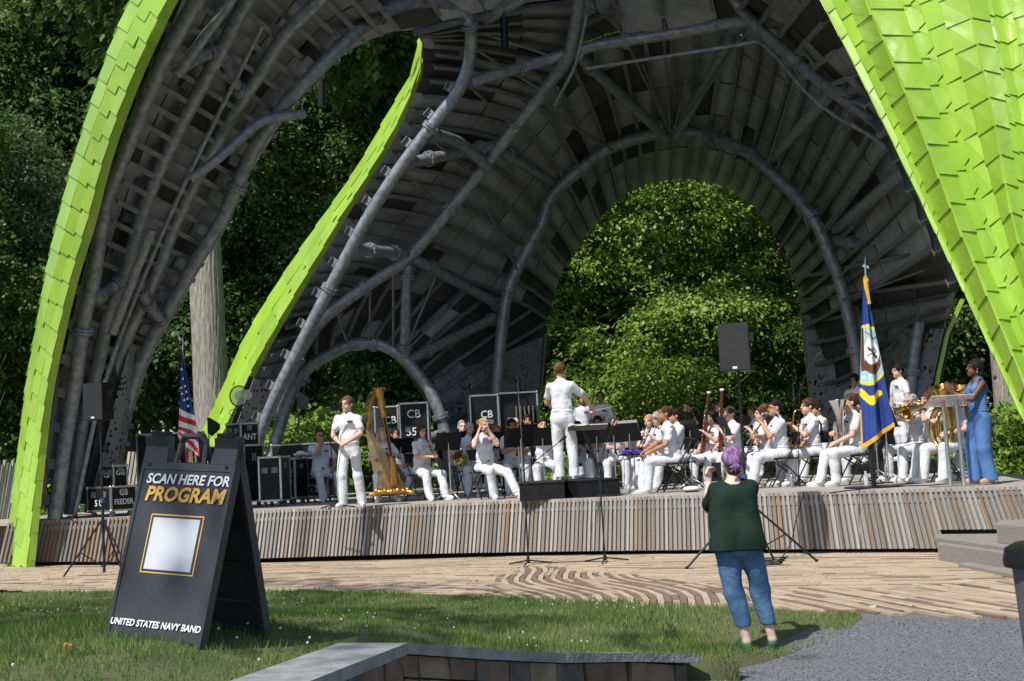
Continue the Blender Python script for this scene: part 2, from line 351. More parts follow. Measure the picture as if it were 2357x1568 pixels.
# --- gravel path
pm = MB(); pe = smooth([(-3.2, 3.0), (-0.95, 6.8), (-0.62, 8.7), (0.5, 9.6), (1.25, 10.15)] + [NEAR[-5], NEAR[-4], NEAR[-3], NEAR[-2], NEAR[-1], tuple(EDGE[6])[:2], tuple(EDGE[7])[:2], tuple(EDGE[8])[:2], (12, 10)], 70)
pe = pe + np.array([-.28, .2]) * np.clip((np.arange(70)[:, None] - 18) / 10, 0, 1) * np.clip((62 - np.arange(70)[:, None]) / 8, 0, 1)
pr = smooth([(-2, 1.0), (1, 2.0), (3, 4), (6, 5), (9, 6), (14, 7), (16, 9)], 70)
for i in range(70):
    for j in range(21):
        t = (j / 20) ** 1.3; x = pe[i][0] * (1 - t) + pr[i][0] * t; y = pe[i][1] * (1 - t) + pr[i][1] * t
        base = -0.10 + 0.085 * sstep(10.5, 12.4, y + 0.15 * (x - 4)); pm.v.append((x, y, base - 0.006))
for i in range(69):
    for j in range(20): q = i * 21 + j; pm.f.append((q, q + 1, q + 22, q + 21)); pm.m.append(0)
tag(pm.build('gravel_path', m_gravel, sm=True), kind='structure')
# loose chips on the path
ngr = 14000; X = RNG.uniform(0.5, 6.5, ngr); Y = RNG.uniform(8.0, 12.6, ngr)
pathpoly = [tuple(p) for p in pe] + [tuple(p) for p in pr[::-1]]
ok = np.array([inpoly(x, y, pathpoly) for x, y in zip(X, Y)]); X, Y = X[ok], Y[ok]; n = len(X)
Zb = np.array([-0.10 + 0.085 * sstep(10.5, 12.4, y + 0.15 * (x - 4)) - 0.006 for x, y in zip(X, Y)]); s_ = RNG.uniform(0.004, 0.011, n)
base = np.array([(1, 0, 0), (-.5, .8, 0), (-.5, -.8, 0), (0, 0, .9)]); rot = RNG.uniform(0, 6.28, n)
cv = np.zeros((n, 4, 3)); cv[:, :, 0] = X[:, None] + s_[:, None] * (np.cos(rot)[:, None] * base[:, 0] - np.sin(rot)[:, None] * base[:, 1]); cv[:, :, 1] = Y[:, None] + s_[:, None] * (np.sin(rot)[:, None] * base[:, 0] + np.cos(rot)[:, None] * base[:, 1]); cv[:, :, 2] = Zb[:, None] + s_[:, None] * base[:, 2]
cf = (np.array([(0, 1, 3), (1, 2, 3), (2, 0, 3)])[None] + 4 * np.arange(n)[:, None, None]).reshape(-1, 3)
tag(put('gravel_chips', npmesh('gravel_chips', cv.reshape(-1, 3), cf, mat('stone_chip', (0.10, 0.10, 0.11), 0.85, var=0.9, island=True))), 'loose grey stone chips on the gravel path', 'gravel', kind='stuff')
# --- retaining wall with bluestone cap
m_cap = mat('bluestone_cap', (0.17, 0.18, 0.18), 0.85, 0, (0.27, 0.27, 0.265), 7, 8, bump=0.7, bscale=26)
STN = [mat('field_stone_%d' % i, c, 0.9, 0, tuple(x * 0.55 for x in c), 5, 8, bump=0.9, bscale=16, var=0.2) for i, c in enumerate([(0.20, 0.145, 0.10), (0.26, 0.20, 0.13), (0.13, 0.115, 0.10), (0.17, 0.12, 0.085)])]
wall = thing('retaining_wall', 'low fieldstone retaining wall with grey bluestone cap at the lawn edge', 'wall', (0, 8.8, -0.16))
nL = (corner - lend).normalized(); side = Vector((-nL.y, nL.x, 0))
lend2 = lend - nL * 1.3
for a, b in ((lend2, lend - nL * 0.25), (lend - nL * 0.24, corner)):   # left limb caps
    q = [a, b, b + side * 0.42, a + side * 0.42]; MB().slab(q, (0, 0, 1), -0.065, [0, 0, .004, .002], 0).build('cap_stone', m_cap, wall, world=True)
for i in range(4):
    a, b = rtop[i], rtop[i + 1]; d = (b - a); d.z = 0; d.normalize(); bk = Vector((-d.y, d.x, 0)); a = a + d * 0.004
    q = [a, b, b + bk * 0.30, a + bk * 0.30]; MB().slab(q, (0, 0, 1), -0.062, [0.0, rp.uniform(-.004, .004), -0.02, -0.02], 0).build('cap_stone', m_cap, wall, world=True)
core = MB()
def stones(a, b, za, zb, depth):
    d = b - a; d.z = 0; Ln = d.length; d.normalize(); out = Vector((d.y, -d.x, 0)); x = 0
    core.slab([a + Vector((0, 0, -.9)) - out * .10, b + Vector((0, 0, -.9)) - out * .10, b + Vector((0, 0, zb - .068)) - out * .10, a + Vector((0, 0, za - .068)) - out * .10], out, -0.15, 0, 0)
    z = 0.0; row = 0
    while z < depth:
        h = rp.uniform(.085, .19); x = -rp.uniform(0, .12)
        while x < Ln:
            w = rp.uniform(.10, .34); x0, x1 = max(x, 0) + .006, min(x + w, Ln) - .006
            if x1 - x0 > .03:
                za_ = za + (zb - za) * x0 / Ln; zb_ = za + (zb - za) * x1 / Ln; base = min(a.z, b.z)
                pz = lambda t, zz: (a.z + (b.z - a.z) * t / Ln) - .066 - zz
                j = lambda: rp.uniform(-.012, .012)
                q = [a + d * (x0 + j()), a + d * (x1 + j()), a + d * (x1 + j()), a + d * (x0 + j())]
                zz = [pz(x0, z + h - .008), pz(x1, z + h - .008), pz(x1, z + .004), pz(x0, z + .004)]
                q = [Vector((p.x, p.y, zq)) - out * .05 for p, zq in zip(q, zz)]
                MB().slab(q, out, -0.04, [rp.uniform(.005, .035) for _ in range(4)], 0).build('stone', rp.choice(STN), wall, world=True)
            x += w
        z += h; row += 1
stones(lend2, corner, 0, 0, 0.42)
for i in range(4): stones(rtop[i], rtop[i + 1] if i < 3 else rtop[i + 1] - Vector((.09, .06, 0)), 0, 0, 0.40 if i < 2 else 0.34)
core.build('mortar_core', STN[2], wall, world=True)
# ================================================================== STAGE
HS = 0.85
m_deck = mat('deck_timber', (0.28, 0.255, 0.225), 0.8, 0, (0.38, 0.355, 0.32), 3.0, 8, bump=0.3, bscale=20, stretch=(0.4, 6, 1))
SLAT = [mat('slat_timber_%d' % i, c, 0.82, 0, tuple(x * 0.72 for x in c), 6, 8, bump=0.4, bscale=18, stretch=(3, 3, 0.35), var=0.22) for i, c in enumerate([(0.31, 0.285, 0.25), (0.36, 0.345, 0.32), (0.27, 0.215, 0.165), (0.29, 0.175, 0.105), (0.22, 0.195, 0.17)])]
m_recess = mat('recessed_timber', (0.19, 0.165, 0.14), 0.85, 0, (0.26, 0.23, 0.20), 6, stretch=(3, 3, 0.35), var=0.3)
stage = thing('stage', 'raised timber stage with curved front of grey weathered vertical slats', 'stage', (0, 24, 0))
TOPP = [(20, 1203), (85, 1199), (300, 1189), (619, 1173), (1169, 1154), (1640, 1139), (1767, 1132), (2048, 1127), (2357, 1118), (2520, 1113)]
BOTP = [(0, 1297), (66, 1295), (276, 1290), (607, 1281), (1166, 1275), (1645, 1269), (1776, 1268), (2078, 1267), (2420, 1258), (2600, 1252)]
NS = 250
_ta = np.array(TOPP, float); _ba = np.array(BOTP, float); _ft = np.polyfit(_ta[:, 0], _ta[:, 1], 3); _fb = np.polyfit(_ba[:, 0], _ba[:, 1], 3); _fx = np.polyfit(_ta[:, 0], _ba[:, 0], 3)
tx = np.linspace(20, 2520, 600); _w = np.array([tuple(onz(x, np.polyval(_ft, x), HS)) for x in tx])
_s = np.concatenate([[0], np.cumsum(np.linalg.norm(np.diff(_w, axis=0), axis=1))]); tx = np.interp(np.linspace(0, _s[-1], NS + 1), _s, tx)   # slats evenly spaced along the edge
tp = np.stack([tx, np.polyval(_ft, tx)], 1); bxp = np.polyval(_fx, tx); bp = np.stack([bxp, np.polyval(_fb, bxp)], 1)
topw = np.array([tuple(onz(x, y, HS)) for x, y in tp]); botw = []
for i in range(NS + 1):
    # same plan curve, foot pushed a little outwards, sideways fan read from the photo
    D = topw[i][1] - 0.13; p = at(bp[i][0], bp[i][1], D); botw.append((p.x, D, 0.055 + plaza_z(p.x, D)))
deck = MB(); back = [(9.2, 31.5), (6.5, 34), (0, 35.2), (-6, 33.5), (-9.5, 29.5), (-10.2, 26)]
fr = [(float(p[0]), float(p[1])) for p in topw[::5]]
poly = fr + back
deck.prism([Vector((x, y, HS - .06)) for x, y in poly], (0, 0, .06)); deck.build('deck', m_deck, stage, world=True)
nose = MB()
for i in range(0, NS, 5):
    a, b = Vector(topw[i]), Vector(topw[min(i + 5, NS)]); d = (b - a).normalized(); o = Vector((d.y, -d.x, 0))
    nose.slab([a + o * .005, b + o * .005, b + o * .05, a + o * .05], (0, 0, 1), -.05, .004)
nose.build('nosing_board', m_deck, stage, world=True)
under = MB()
for i in range(0, NS, 5):
    a, b = Vector(topw[i]), Vector(topw[min(i + 5, NS)]); c, d_ = Vector(botw[min(i + 5, NS)]), Vector(botw[i]); n = (b - a).cross(d_ - a).normalized()
    if n.y > 0: n = -n
    x_mid = (tp[i][0])
    zc = 0.0 if x_mid < 2130 else (0.30 if x_mid < 2280 else 0.42)
    dn = lambda p, q: q.lerp(p, min(1, max(0, (zc - q.z) / (p.z - q.z)))) if zc > 0 else q
    under.slab([a, b, dn(b, c), dn(a, d_)], -n, .07, .09)
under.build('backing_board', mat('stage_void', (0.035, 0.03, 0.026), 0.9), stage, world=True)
strap = MB()
rs = random.Random(11)
slat_me = MB(); slat_me.box((0, 0, .5), (1, 1, 1))
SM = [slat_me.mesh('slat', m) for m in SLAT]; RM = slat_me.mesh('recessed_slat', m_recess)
for i in range(NS):
    for k in (0, 1):
        t = i + (.25 if k == 0 else .75); i0 = int(t); f = t - i0
        a = Vector(topw[i0]).lerp(Vector(topw[i0 + 1]), f); b = Vector(botw[i0]).lerp(Vector(botw[i0 + 1]), f)
        xm = tp[i0][0]
        if xm > 2135:      # over the steps the slats are cut short
            zc = 0.30 if xm < 2275 else 0.42; b = b.lerp(a, (zc - b.z) / (a.z - b.z))
        if i % 19 == 5 and k == 0: b = b.lerp(a, .012)
        up = (a - b); L = up.length - .012; up.normalize(); d = (Vector(topw[i0 + 1]) - Vector(topw[i0])); wdt = d.length * (.5 if k == 0 else .46); d = (d - up * d.dot(up)).normalized(); n = d.cross(up)
        if n.y > 0: n = -n
        th_, off = ((.055, .030 + rs.uniform(-.004, .006)) if k == 0 else (.03, .008))
        Mx = Matrix((d * wdt, -n * th_, up * L)).transposed().to_4x4()
        if k == 0:
            q = rs.random(); left = xm < 420
            me = SM[3] if q < (.30 if left else .025) else SM[2] if q < (.55 if left else .20) else SM[1] if q < .55 else SM[4] if q < .68 else SM[0]
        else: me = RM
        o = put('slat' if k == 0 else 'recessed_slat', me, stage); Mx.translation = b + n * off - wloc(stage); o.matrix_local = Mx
        if k == 1: c = b.lerp(a, .80) + n * .028; strap.box(c, (wdt * 1.2, .02, .055), Matrix((d, n, up)).transposed())
strap.build('steel_strap', M_['steel'], stage, world=True)
# --- right-hand steps
m_step = mat('step_timber', (0.27, 0.245, 0.215), 0.82, 0, (0.19, 0.17, 0.15), 9, 8, bump=0.3, bscale=20, stretch=(0.3, 4, 4))
steps = thing('stage_steps', 'weathered timber steps at the right end of the stage', 'steps', onz(2290, 1290, 0))
def step(pix, z0, z1, name):
    q = [onz(x, y, z1) for x, y in pix]; MB().prism([Vector((p.x, p.y, z0)) for p in q][::-1], (0, 0, z1 - z0)).build(name, m_step, steps, world=True)
step([(2158, 1253), (2334, 1277), (2600, 1310), (2600, 1228), (2400, 1232), (2168, 1238)], -.02, .20, 'tread_box')
step([(2150, 1238), (2330, 1262), (2600, 1295), (2600, 1215), (2400, 1219), (2160, 1226)], .203, .24, 'tread')
step([(2294, 1215), (2500, 1235), (2650, 1240), (2650, 1201), (2314, 1203)], .245, .42, 'tread_box')
step([(2286, 1207), (2500, 1226), (2650, 1232), (2650, 1194), (2310, 1196)], .423, .455, 'tread')
q = [onz(x, y, .03) for x, y in ((2205, 1299), (2352, 1328), (2600, 1350), (2600, 1300), (2290, 1288))]
MB().prism([Vector((p.x, p.y, .0)) for p in q][::-1], (0, 0, .035)).build('ground_plank', m_step, steps, world=True)
# ================================================================== PAVILION SHELL
shell = thing('pavilion_shell', 'pleated green shingled band shell on galvanised tube arches over the stage', 'band shell', (0, 28, 0))
INS = Vector((0.5, 26, 2.5)); rs = random.Random(5)
def grid_of(A, B, nt, ns, bulge=0.0):
    a, b = spts([(x, y, D + .7) for x, y, D in A], nt + 1), spts([(x, y, D + .7) for x, y, D in B], nt + 1); G = []   # the skin lies outside the tubes
    for i in range(nt + 1):
        row = []
        for j in range(ns + 1):
            s = j / ns; p = Vector(a[i]).lerp(Vector(b[i]), s)
            if bulge: o = (p - INS); o.y = 0; o.normalize(); p = p + o * bulge * 4 * s * (1 - s)
            row.append(p)
        G.append(row)
    return G
def gnorm(q):
    n = (q[2] - q[0]).cross(q[3] - q[1])
    if n.length < 1e-9: return Vector((0, 0, 1))
    n.normalize(); c = (q[0] + q[2]) / 2
    return n if n.dot(c - INS) > 0 else -n
def soffit(A, B, nt, ns, bulge=0.0, fins=1, dark=0.3, finh=.13, skipp=()):
    G = grid_of(A, B, nt, ns, bulge); mem = MB()
    NN = [[None] * (ns + 1) for _ in range(nt + 1)]
    for i in range(nt + 1):
        for j in range(ns + 1):
            i0, i1, j0, j1 = max(i - 1, 0), min(i + 1, nt), max(j - 1, 0), min(j + 1, ns); NN[i][j] = gnorm([G[i0][j0], G[i1][j0], G[i1][j1], G[i0][j1]])
    for off, m in ((.05, 0), (.10, 1)):
        o = len(mem.v)
        for i in range(nt + 1):
            for j in range(ns + 1): mem.v.append(tuple(G[i][j] + NN[i][j] * off))
        for i in range(nt):
            for j in range(ns): q = o + i * (ns + 1) + j; mem.f.append((q, q + 1, q + ns + 2, q + ns + 1)); mem.m.append(m)
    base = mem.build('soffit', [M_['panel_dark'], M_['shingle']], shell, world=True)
    for i in range(nt):
        for j in range(ns):
            q = [G[i][j], G[i + 1][j], G[i + 1][j + 1], G[i][j + 1]]; n = gnorm(q); c = sum(q, Vector()) / 4
            q = [c + (p - c) * .965 for p in q]
            md = rs.random() < (dark if (j + (i // 2)) % 3 else dark + .22)  # shade patches of the ceiling put in as dark-coloured panels
            t = rs.uniform(0, .02)
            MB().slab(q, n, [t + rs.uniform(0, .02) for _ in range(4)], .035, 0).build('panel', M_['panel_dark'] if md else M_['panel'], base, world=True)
    if fins:
        for i in range(0, nt + 1, fins):
            f = MB()
            for j in range(ns):
                a, b = G[i][j], G[i][j + 1]
                if j == 0: a = a.lerp(b, .22)
                if j == ns - 1: b = b.lerp(a, .12)
                n = (NN[i][j] + NN[i][j + 1]).normalized(); d = (b - a).normalized(); w = d.cross(n).normalized() * .014
                f.slab([a - w - n * .01, b - w - n * .01, b + w - n * .01, a + w - n * .01], -n, 0, finh)
                f.slab([a - w * 3.2 - n * (.01 + finh), b - w * 3.2 - n * (.01 + finh), b + w * 3.2 - n * (.01 + finh), a + w * 3.2 - n * (.01 + finh)], -n, 0, .012)
            f.build('fin', M_['fin'], base, world=True)
    return G
def pipe(pix, r=.13, n=None, flanges=(), clips=0, name='pipe', mtl=None):
    k = n or max(2, 6 * (len(pix) - 1)); P = spts(pix, k) if len(pix) > 2 else [at(*p) for p in pix]
    o = MB().tube(P, r, 14).build(name, mtl or M_['steel'], shell, sm='auto', world=True)
    P = [Vector(p) for p in P]; seg = [(P[i + 1] - P[i]).length for i in range(len(P) - 1)]; tot = sum(seg)
    def loc(t):
        s = t * tot
        for i, L in enumerate(seg):
            if s <= L or i == len(seg) - 1: d = (P[i + 1] - P[i]).normalized(); return P[i] + d * s, d
            s -= L
    for t in flanges:
        c, d = loc(t); f = MB(); f.cyl(c - d * .045, c - d * .008, r * 1.42, 18); f.cyl(c + d * .008, c + d * .045, r * 1.42, 18)
        u = d.orthogonal().normalized(); w = d.cross(u)
        for q in range(10):
            a = q * .6283; p = c + (u * math.cos(a) + w * math.sin(a)) * r * 1.24; f.cyl(p - d * .07, p + d * .07, .016, 6)
        f.build('flange', M_['steel'], o, sm='auto', world=True)
    for q in range(clips):
        c, d = loc((q + .5) / clips); n = (c - INS); n = (n - d * n.dot(d)).normalized(); w = d.cross(n); f = MB(); Mx = Matrix((w, d, n)).transposed()
        f.box(c + n * (r + .07), (.012, .17, .17), Mx); f.box(c + n * (r + .15), (.15, .17, .012), Mx); f.box(c + n * (r + .005), (.12, .17, .012), Mx)
        f.build('bracket', M_['fin'], o, world=True)
    return o
def lean_fwd(pix, k=1.6):      # the front-left leg leans out over the lawn as it rises
    return [(x, y, D - k * min(1.15, max(0, (950 - y) / 750))) for x, y, D in pix]
# --- soffit patches (inside of the shell)
BAND1R = [(404, 0, 22.4), (362, 88, 22.6), (323, 175, 22.8), (286, 270, 23), (246, 394, 23.3), (216, 515, 23.5), (180, 627, 23.7), (150, 751, 23.8), (123, 880, 23.9), (103, 1034, 24), (86, 1194, 24), (75, 1308, 24)]; BAND1R = lean_fwd(BAND1R)
BAND1L = [(290, 0, 23.0), (263, 67, 23.2), (241, 121, 23.3), (207, 222, 23.5), (178, 318, 23.7), (138, 460, 23.9), (104, 607, 24.1), (79, 745, 24.3), (56, 876, 24.4), (39, 1014, 24.5), (19, 1183, 24.5), (7, 1308, 24.5)]; BAND1L = lean_fwd(BAND1L)
TOPX = [(560, -330, 21.8), (1000, -800, 20.6), (1500, -950, 20.2), (1760, -400, 20.4)]
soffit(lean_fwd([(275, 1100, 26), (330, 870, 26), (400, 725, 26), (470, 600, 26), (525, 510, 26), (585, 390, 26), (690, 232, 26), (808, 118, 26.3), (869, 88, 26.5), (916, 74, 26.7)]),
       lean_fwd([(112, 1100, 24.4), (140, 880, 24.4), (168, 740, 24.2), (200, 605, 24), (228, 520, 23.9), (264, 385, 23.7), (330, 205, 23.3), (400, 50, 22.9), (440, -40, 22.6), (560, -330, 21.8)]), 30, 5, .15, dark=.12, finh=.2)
LIPB = [(560, 905, 29.3), (634, 766, 29), (714, 632, 28.7), (786, 509, 28.4), (865, 382, 28), (936, 249, 27.5), (975, 128, 26.9), (962, 78, 26.2), (916, 74, 25.2)]
RIBT = [(640, 905, 30), (720, 760, 30), (801, 690, 30), (930, 600, 30), (1030, 490, 30), (1131, 364, 29.6), (1232, 236, 29), (1306, 135, 28), (1330, 0, 27)]
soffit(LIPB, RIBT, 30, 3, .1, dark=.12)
BL = 34.0
BACKLIP = [(1262, 740, BL), (1290, 640, BL), (1330, 570, BL), (1390, 495, BL), (1450, 443, BL), (1520, 420, BL), (1580, 415, BL), (1650, 427, BL), (1700, 450, BL), (1760, 505, BL), (1800, 565, BL), (1832, 660, BL), (1850, 760, BL)]
MIDV = [(936, 600, 30), (1013, 512, 30), (1131, 364, 29.6), (1232, 236, 29), (1310, 135, 28.6), (1440, 85, 28.3), (1570, 65, 28), (1690, 45, 27.5), (1780, 90, 26.8), (1860, 150, 26), (1960, 225, 25), (2060, 340, 24), (2170, 560, 23)]
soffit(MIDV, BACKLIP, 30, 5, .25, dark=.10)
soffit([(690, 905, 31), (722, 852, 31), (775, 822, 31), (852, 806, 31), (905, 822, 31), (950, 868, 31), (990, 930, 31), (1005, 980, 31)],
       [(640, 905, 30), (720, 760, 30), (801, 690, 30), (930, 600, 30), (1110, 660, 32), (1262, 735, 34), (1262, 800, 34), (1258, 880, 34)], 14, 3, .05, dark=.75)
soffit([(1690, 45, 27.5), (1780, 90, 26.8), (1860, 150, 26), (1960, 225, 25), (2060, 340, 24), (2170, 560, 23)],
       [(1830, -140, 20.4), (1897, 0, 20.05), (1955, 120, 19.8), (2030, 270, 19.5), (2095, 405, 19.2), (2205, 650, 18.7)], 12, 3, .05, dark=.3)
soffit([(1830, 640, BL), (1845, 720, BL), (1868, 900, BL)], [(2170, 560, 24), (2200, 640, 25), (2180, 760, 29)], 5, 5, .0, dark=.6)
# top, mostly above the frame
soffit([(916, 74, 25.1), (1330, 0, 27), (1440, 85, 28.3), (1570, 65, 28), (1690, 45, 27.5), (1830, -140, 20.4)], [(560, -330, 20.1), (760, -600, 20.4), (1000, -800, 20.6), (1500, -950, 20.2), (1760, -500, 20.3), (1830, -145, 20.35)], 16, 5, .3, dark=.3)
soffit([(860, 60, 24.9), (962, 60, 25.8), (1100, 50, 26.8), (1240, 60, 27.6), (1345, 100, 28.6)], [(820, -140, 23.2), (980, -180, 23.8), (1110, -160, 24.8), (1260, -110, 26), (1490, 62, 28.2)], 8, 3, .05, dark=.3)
# --- tubes
C4 = [(250, 1150, 26), (266, 1034, 26), (296, 930, 26), (323, 846, 26), (350, 785, 26), (387, 717, 26), (428, 644, 26), (465, 580, 26), (508, 513, 26), (566, 381, 26), (596, 323, 26), (650, 249, 26), (700, 192, 26), (754, 138, 26.1), (801, 91, 26.2), (852, 51, 26.4), (902, 20, 26.5), (953, 5, 26.6), (1013, 4, 26.8), (1054, 20, 27), (1078, 47, 27), (1084, 88, 27.1), (1078, 152, 27.2), (1050, 219, 27.3), (1013, 266, 27.4), (919, 390, 27.7), (845, 505, 28.0), (781, 623, 28.3), (707, 765, 28.6), (643, 893, 28.8), (598, 1000, 29), (545, 1158, 29)]
_n = next(i for i, p in enumerate(C4) if p[0] == 1013); C4 = lean_fwd(C4[:_n - 4]) + [(x, y, D - 1.84 * (1 - (k + 1) / 9)) for k, (x, y, D) in enumerate(C4[_n - 4:_n + 4])] + C4[_n + 4:]
pipe(C4, .125, 120, (.262, .445, .545, .64, .80), 34)
pipe(lean_fwd([(560, -200, 22.2), (452, 0, 23), (390, 111, 23.3), (340, 219, 23.6), (293, 337, 23.9), (242, 471, 24.2), (216, 637, 24.4), (195, 728, 24.5), (182, 812, 24.5), (165, 930, 24.6), (148, 1034, 24.6), (126, 1195, 24.6)]), .125, 60, (.70,), 18)
pipe(lean_fwd([(700, -200, 23.2), (569, 0, 24), (499, 135, 24.4), (421, 279, 24.8), (364, 397, 25), (323, 505, 25.1), (293, 610, 25.2), (249, 725, 25.3), (232, 812, 25.3), (216, 880, 25.3), (188, 980, 25.3), (162, 1185, 25.3)]), .12, 60, (), 18)
pipe(lean_fwd([(860, -150, 24.5), (735, 0, 25), (660, 74, 25.2), (603, 161, 25.4), (522, 287, 25.6), (471, 377, 25.7), (404, 515, 25.8), (364, 620, 25.8), (323, 711, 25.8), (286, 795, 25.8), (252, 913, 25.8), (205, 1180, 25.8)]), .115, 60, (), 18)
pipe(lean_fwd([(603, 60, 24.6), (377, 528, 25), (242, 879, 24.9), (172, 1185, 24.8)]), .042, 30, (), 0, 'sprinkler_pipe')
for a, b, r in (((560, -40, 23.2), (408, 172, 23.6), .085), ((350, 529, 24.6), (259, 768, 24.7), .08)):
    pipe(lean_fwd([a, b]), r, None, (), 0, 'diagonal_brace')
pipe(lean_fwd([(405, 165, 23.6), (445, 138, 24), (495, 116, 24.4)]), .10, 10, (.9,)); pipe(lean_fwd([(512, 122, 24.4), (530, 165, 25), (555, 222, 25.5)]), .10, 10, (.15, .85))
pipe(lean_fwd([(438, 414, 24.9), (520, 350, 25.2), (603, 280, 25.6), (700, 262, 26)]), .085, 20); pipe(lean_fwd([(226, 684, 24.5), (250, 668, 24.9), (280, 648, 25.1)]), .095, 8, (.1, .9)); pipe(lean_fwd([(318, 655, 25.2), (344, 704, 25.6), (376, 742, 25.9)]), .095, 8, (.15, .5, .95))
pipe([(630, 960, 30), (677, 840, 30), (734, 745, 30), (801, 690, 30), (869, 643, 30), (936, 598, 30), (1013, 512, 29.9), (1131, 364, 29.5), (1232, 236, 28.9), (1266, 189, 28.5), (1306, 135, 28), (1323, 67, 27.5), (1332, 0, 26.9), (1335, -160, 25.5)], .125, 70, (.10, .26, .45, .62), 22)
pipe([(1142, 1116, 32.4), (1145, 879, 32.4), (1157, 745, 32.4), (1172, 661, 32.4), (1205, 593, 32.4), (1249, 509, 32.4), (1266, 458, 32.4), (1320, 404, 32.4), (1387, 350, 32.4), (1441, 327, 32.4), (1502, 310, 32.4), (1569, 305, 32.4), (1619, 310, 32.4), (1676, 330, 31.9), (1730, 357, 31.4), (1764, 387, 31), (1808, 428, 30.7), (1848, 471, 30.4), (1885, 525, 30.2), (1908, 583, 30.2), (1929, 634, 30.2), (1946, 698, 30.2), (1963, 779, 30.2), (1976, 873, 30.2), (1988, 1095, 30.2)], .135, 90, (.10, .22, .38, .55, .72, .87), 26)
for q, fl in (([(1535, 316, 32.3), (1354, 150, 28.8), (1330, 125, 28)], (.12, .8)), ([(1556, 312, 32.2), (1684, 89, 28)], (.1, .85)), ([(1083, 190, 27.6), (1266, 136, 28.1), (1367, 107, 28), (1569, 75, 27.7), (1690, 52, 27.2), (1748, 47, 26.8), (1930, 52, 24)], (.12, .25, .36, .72, .8)),
              ([(1660, -60, 26), (1697, 7, 26.8), (1748, 67, 26.5), (1838, 145, 25.8), (1916, 209, 25), (2060, 305, 23.5)], (.5,)), ([(1916, 209, 25), (2010, 198, 23.2)], (.5,)),
              ([(936, 607, 30.1), (931, 830, 31)], (.12, .85)), ([(945, 590, 30), (1160, 710, 32.9)], (.2, .92)), ([(936, 832, 31), (1155, 724, 33)], (.2, .88)), ([(812, 573, 28.15), (940, 585, 30)], (.3, .75)),
              ([(983, 304, 27.5), (1060, 330, 28.6), (1128, 392, 29.6)], (.08,)), ([(926, 379, 27.7), (1047, 353, 28.9), (1140, 335, 29.6)], (.3, .85)), ([(1155, 348, 29.6), (1287, 431, 32.9)], (.1, .92)), ([(1095, 58, 27.2), (1169, 16, 26.6), (1260, -40, 26)], (.15,)),
              ([(1778, 364, 30.9), (1910, 218, 25.2)], (.1,)), ([(1926, 528, 30.2), (2090, 385, 23.6)], ()), ([(1925, 553, 30.2), (2190, 603, 26)], (.15, .85)), ([(2200, 618, 29), (2162, 654, 29), (2133, 698, 29), (2114, 758, 29), (2100, 863, 29), (2092, 1082, 29)], (.55,)),
              ([(985, 1010, 31.2), (1130, 960, 32.6)], (.3,)), ([(620, 700, 25.9), (560, 620, 25.4)], ())):
    if q[0][0] == 620: continue
    pipe(q, .115, None if len(q) < 3 else 8 * len(q), fl)
pipe([(610, 1100, 30.6), (672, 900, 31), (710, 846, 31), (754, 819, 31), (801, 795, 31), (852, 789, 31), (902, 805, 31), (936, 832, 31), (970, 873, 31), (996, 913, 31), (1023, 990, 31), (1042, 1128, 31)], .13, 40, (.28, .52, .8), 10)
for q in ([(1350, 158, 27.6), (1734, 98, 26.4), (1742, 92, 26.3), (1798, 145, 25.6), (1852, 209, 25), (1916, 263, 24.4), (1993, 306, 23.6), (2060, 350, 23)], [(1350, 30, 26.8), (1347, 51, 26.9), (1323, 152, 27.6), (1300, 199, 28), (1276, 242, 28.4)]):
    pipe(q, .035, 30, (), 0, 'sprinkler_pipe')
for a, b in (((1543, 305, 32), (1425, 62, 28.3)), ((1543, 305, 32), (1480, 150, 29.6)), ((1543, 305, 32), (1525, 40, 27.8)), ((1550, 305, 32), (1612, 60, 27.7)), ((1552, 305, 32), (1730, 60, 26.9)), ((930, 812, 30.8), (1002, 640, 30.9)), ((930, 812, 30.8), (1085, 660, 31.9)), ((905, 800, 30.9), (905, 620, 29.9)), ((850, 786, 30.9), (852, 652, 29.9)), ((800, 792, 30.9), (770, 705, 29.9)), ((1010, 470, 29.8), (925, 395, 27.9)), ((1080, 400, 29.7), (985, 310, 27.7)), ((1180, 290, 29.2), (1070, 190, 27.5)), ((1250, 210, 28.7), (1080, 105, 27.3)), ((1300, 140, 28.2), (1090, 70, 27.2)), ((1230, 240, 29), (1410, 345, 32)), ((1150, 345, 29.6), (1240, 520, 32.1)), ((1090, 420, 29.9), (1190, 620, 32.2)), ((1765, 385, 30.8), (1840, 150, 26)), ((1850, 470, 30.2), (1960, 240, 25.2)), ((1890, 535, 30), (2050, 330, 24.2)), ((1940, 690, 30), (2130, 620, 26)), ((1930, 640, 30), (2090, 480, 24.4))):
    pipe([a, b], .028, None, (), 0, 'strut', M_['fin'])
for a, b in (((1160, 40, 26.6), (1162, 110, 26.6)), ((740, 190, 25.9), (741, 245, 25.9))):   # hanging spot lamps
    o = thing('stage_spotlight', 'black tubular spotlight hanging under the shell, ' + ('near the arch apex at top centre' if a[0] > 1000 else 'in the dark left opening'), 'spotlight', at(*a), group='hanging spotlights')
    P0 = at(*a); P1 = at(*b); MB().cyl(P0, P1, .075, 14).build('housing', M_['black'], o, sm='auto', world=True)
    MB().cyl(P0 + Vector((0, 0, .16)), P0, .012).build('hanger', M_['blackm'], o, world=True)
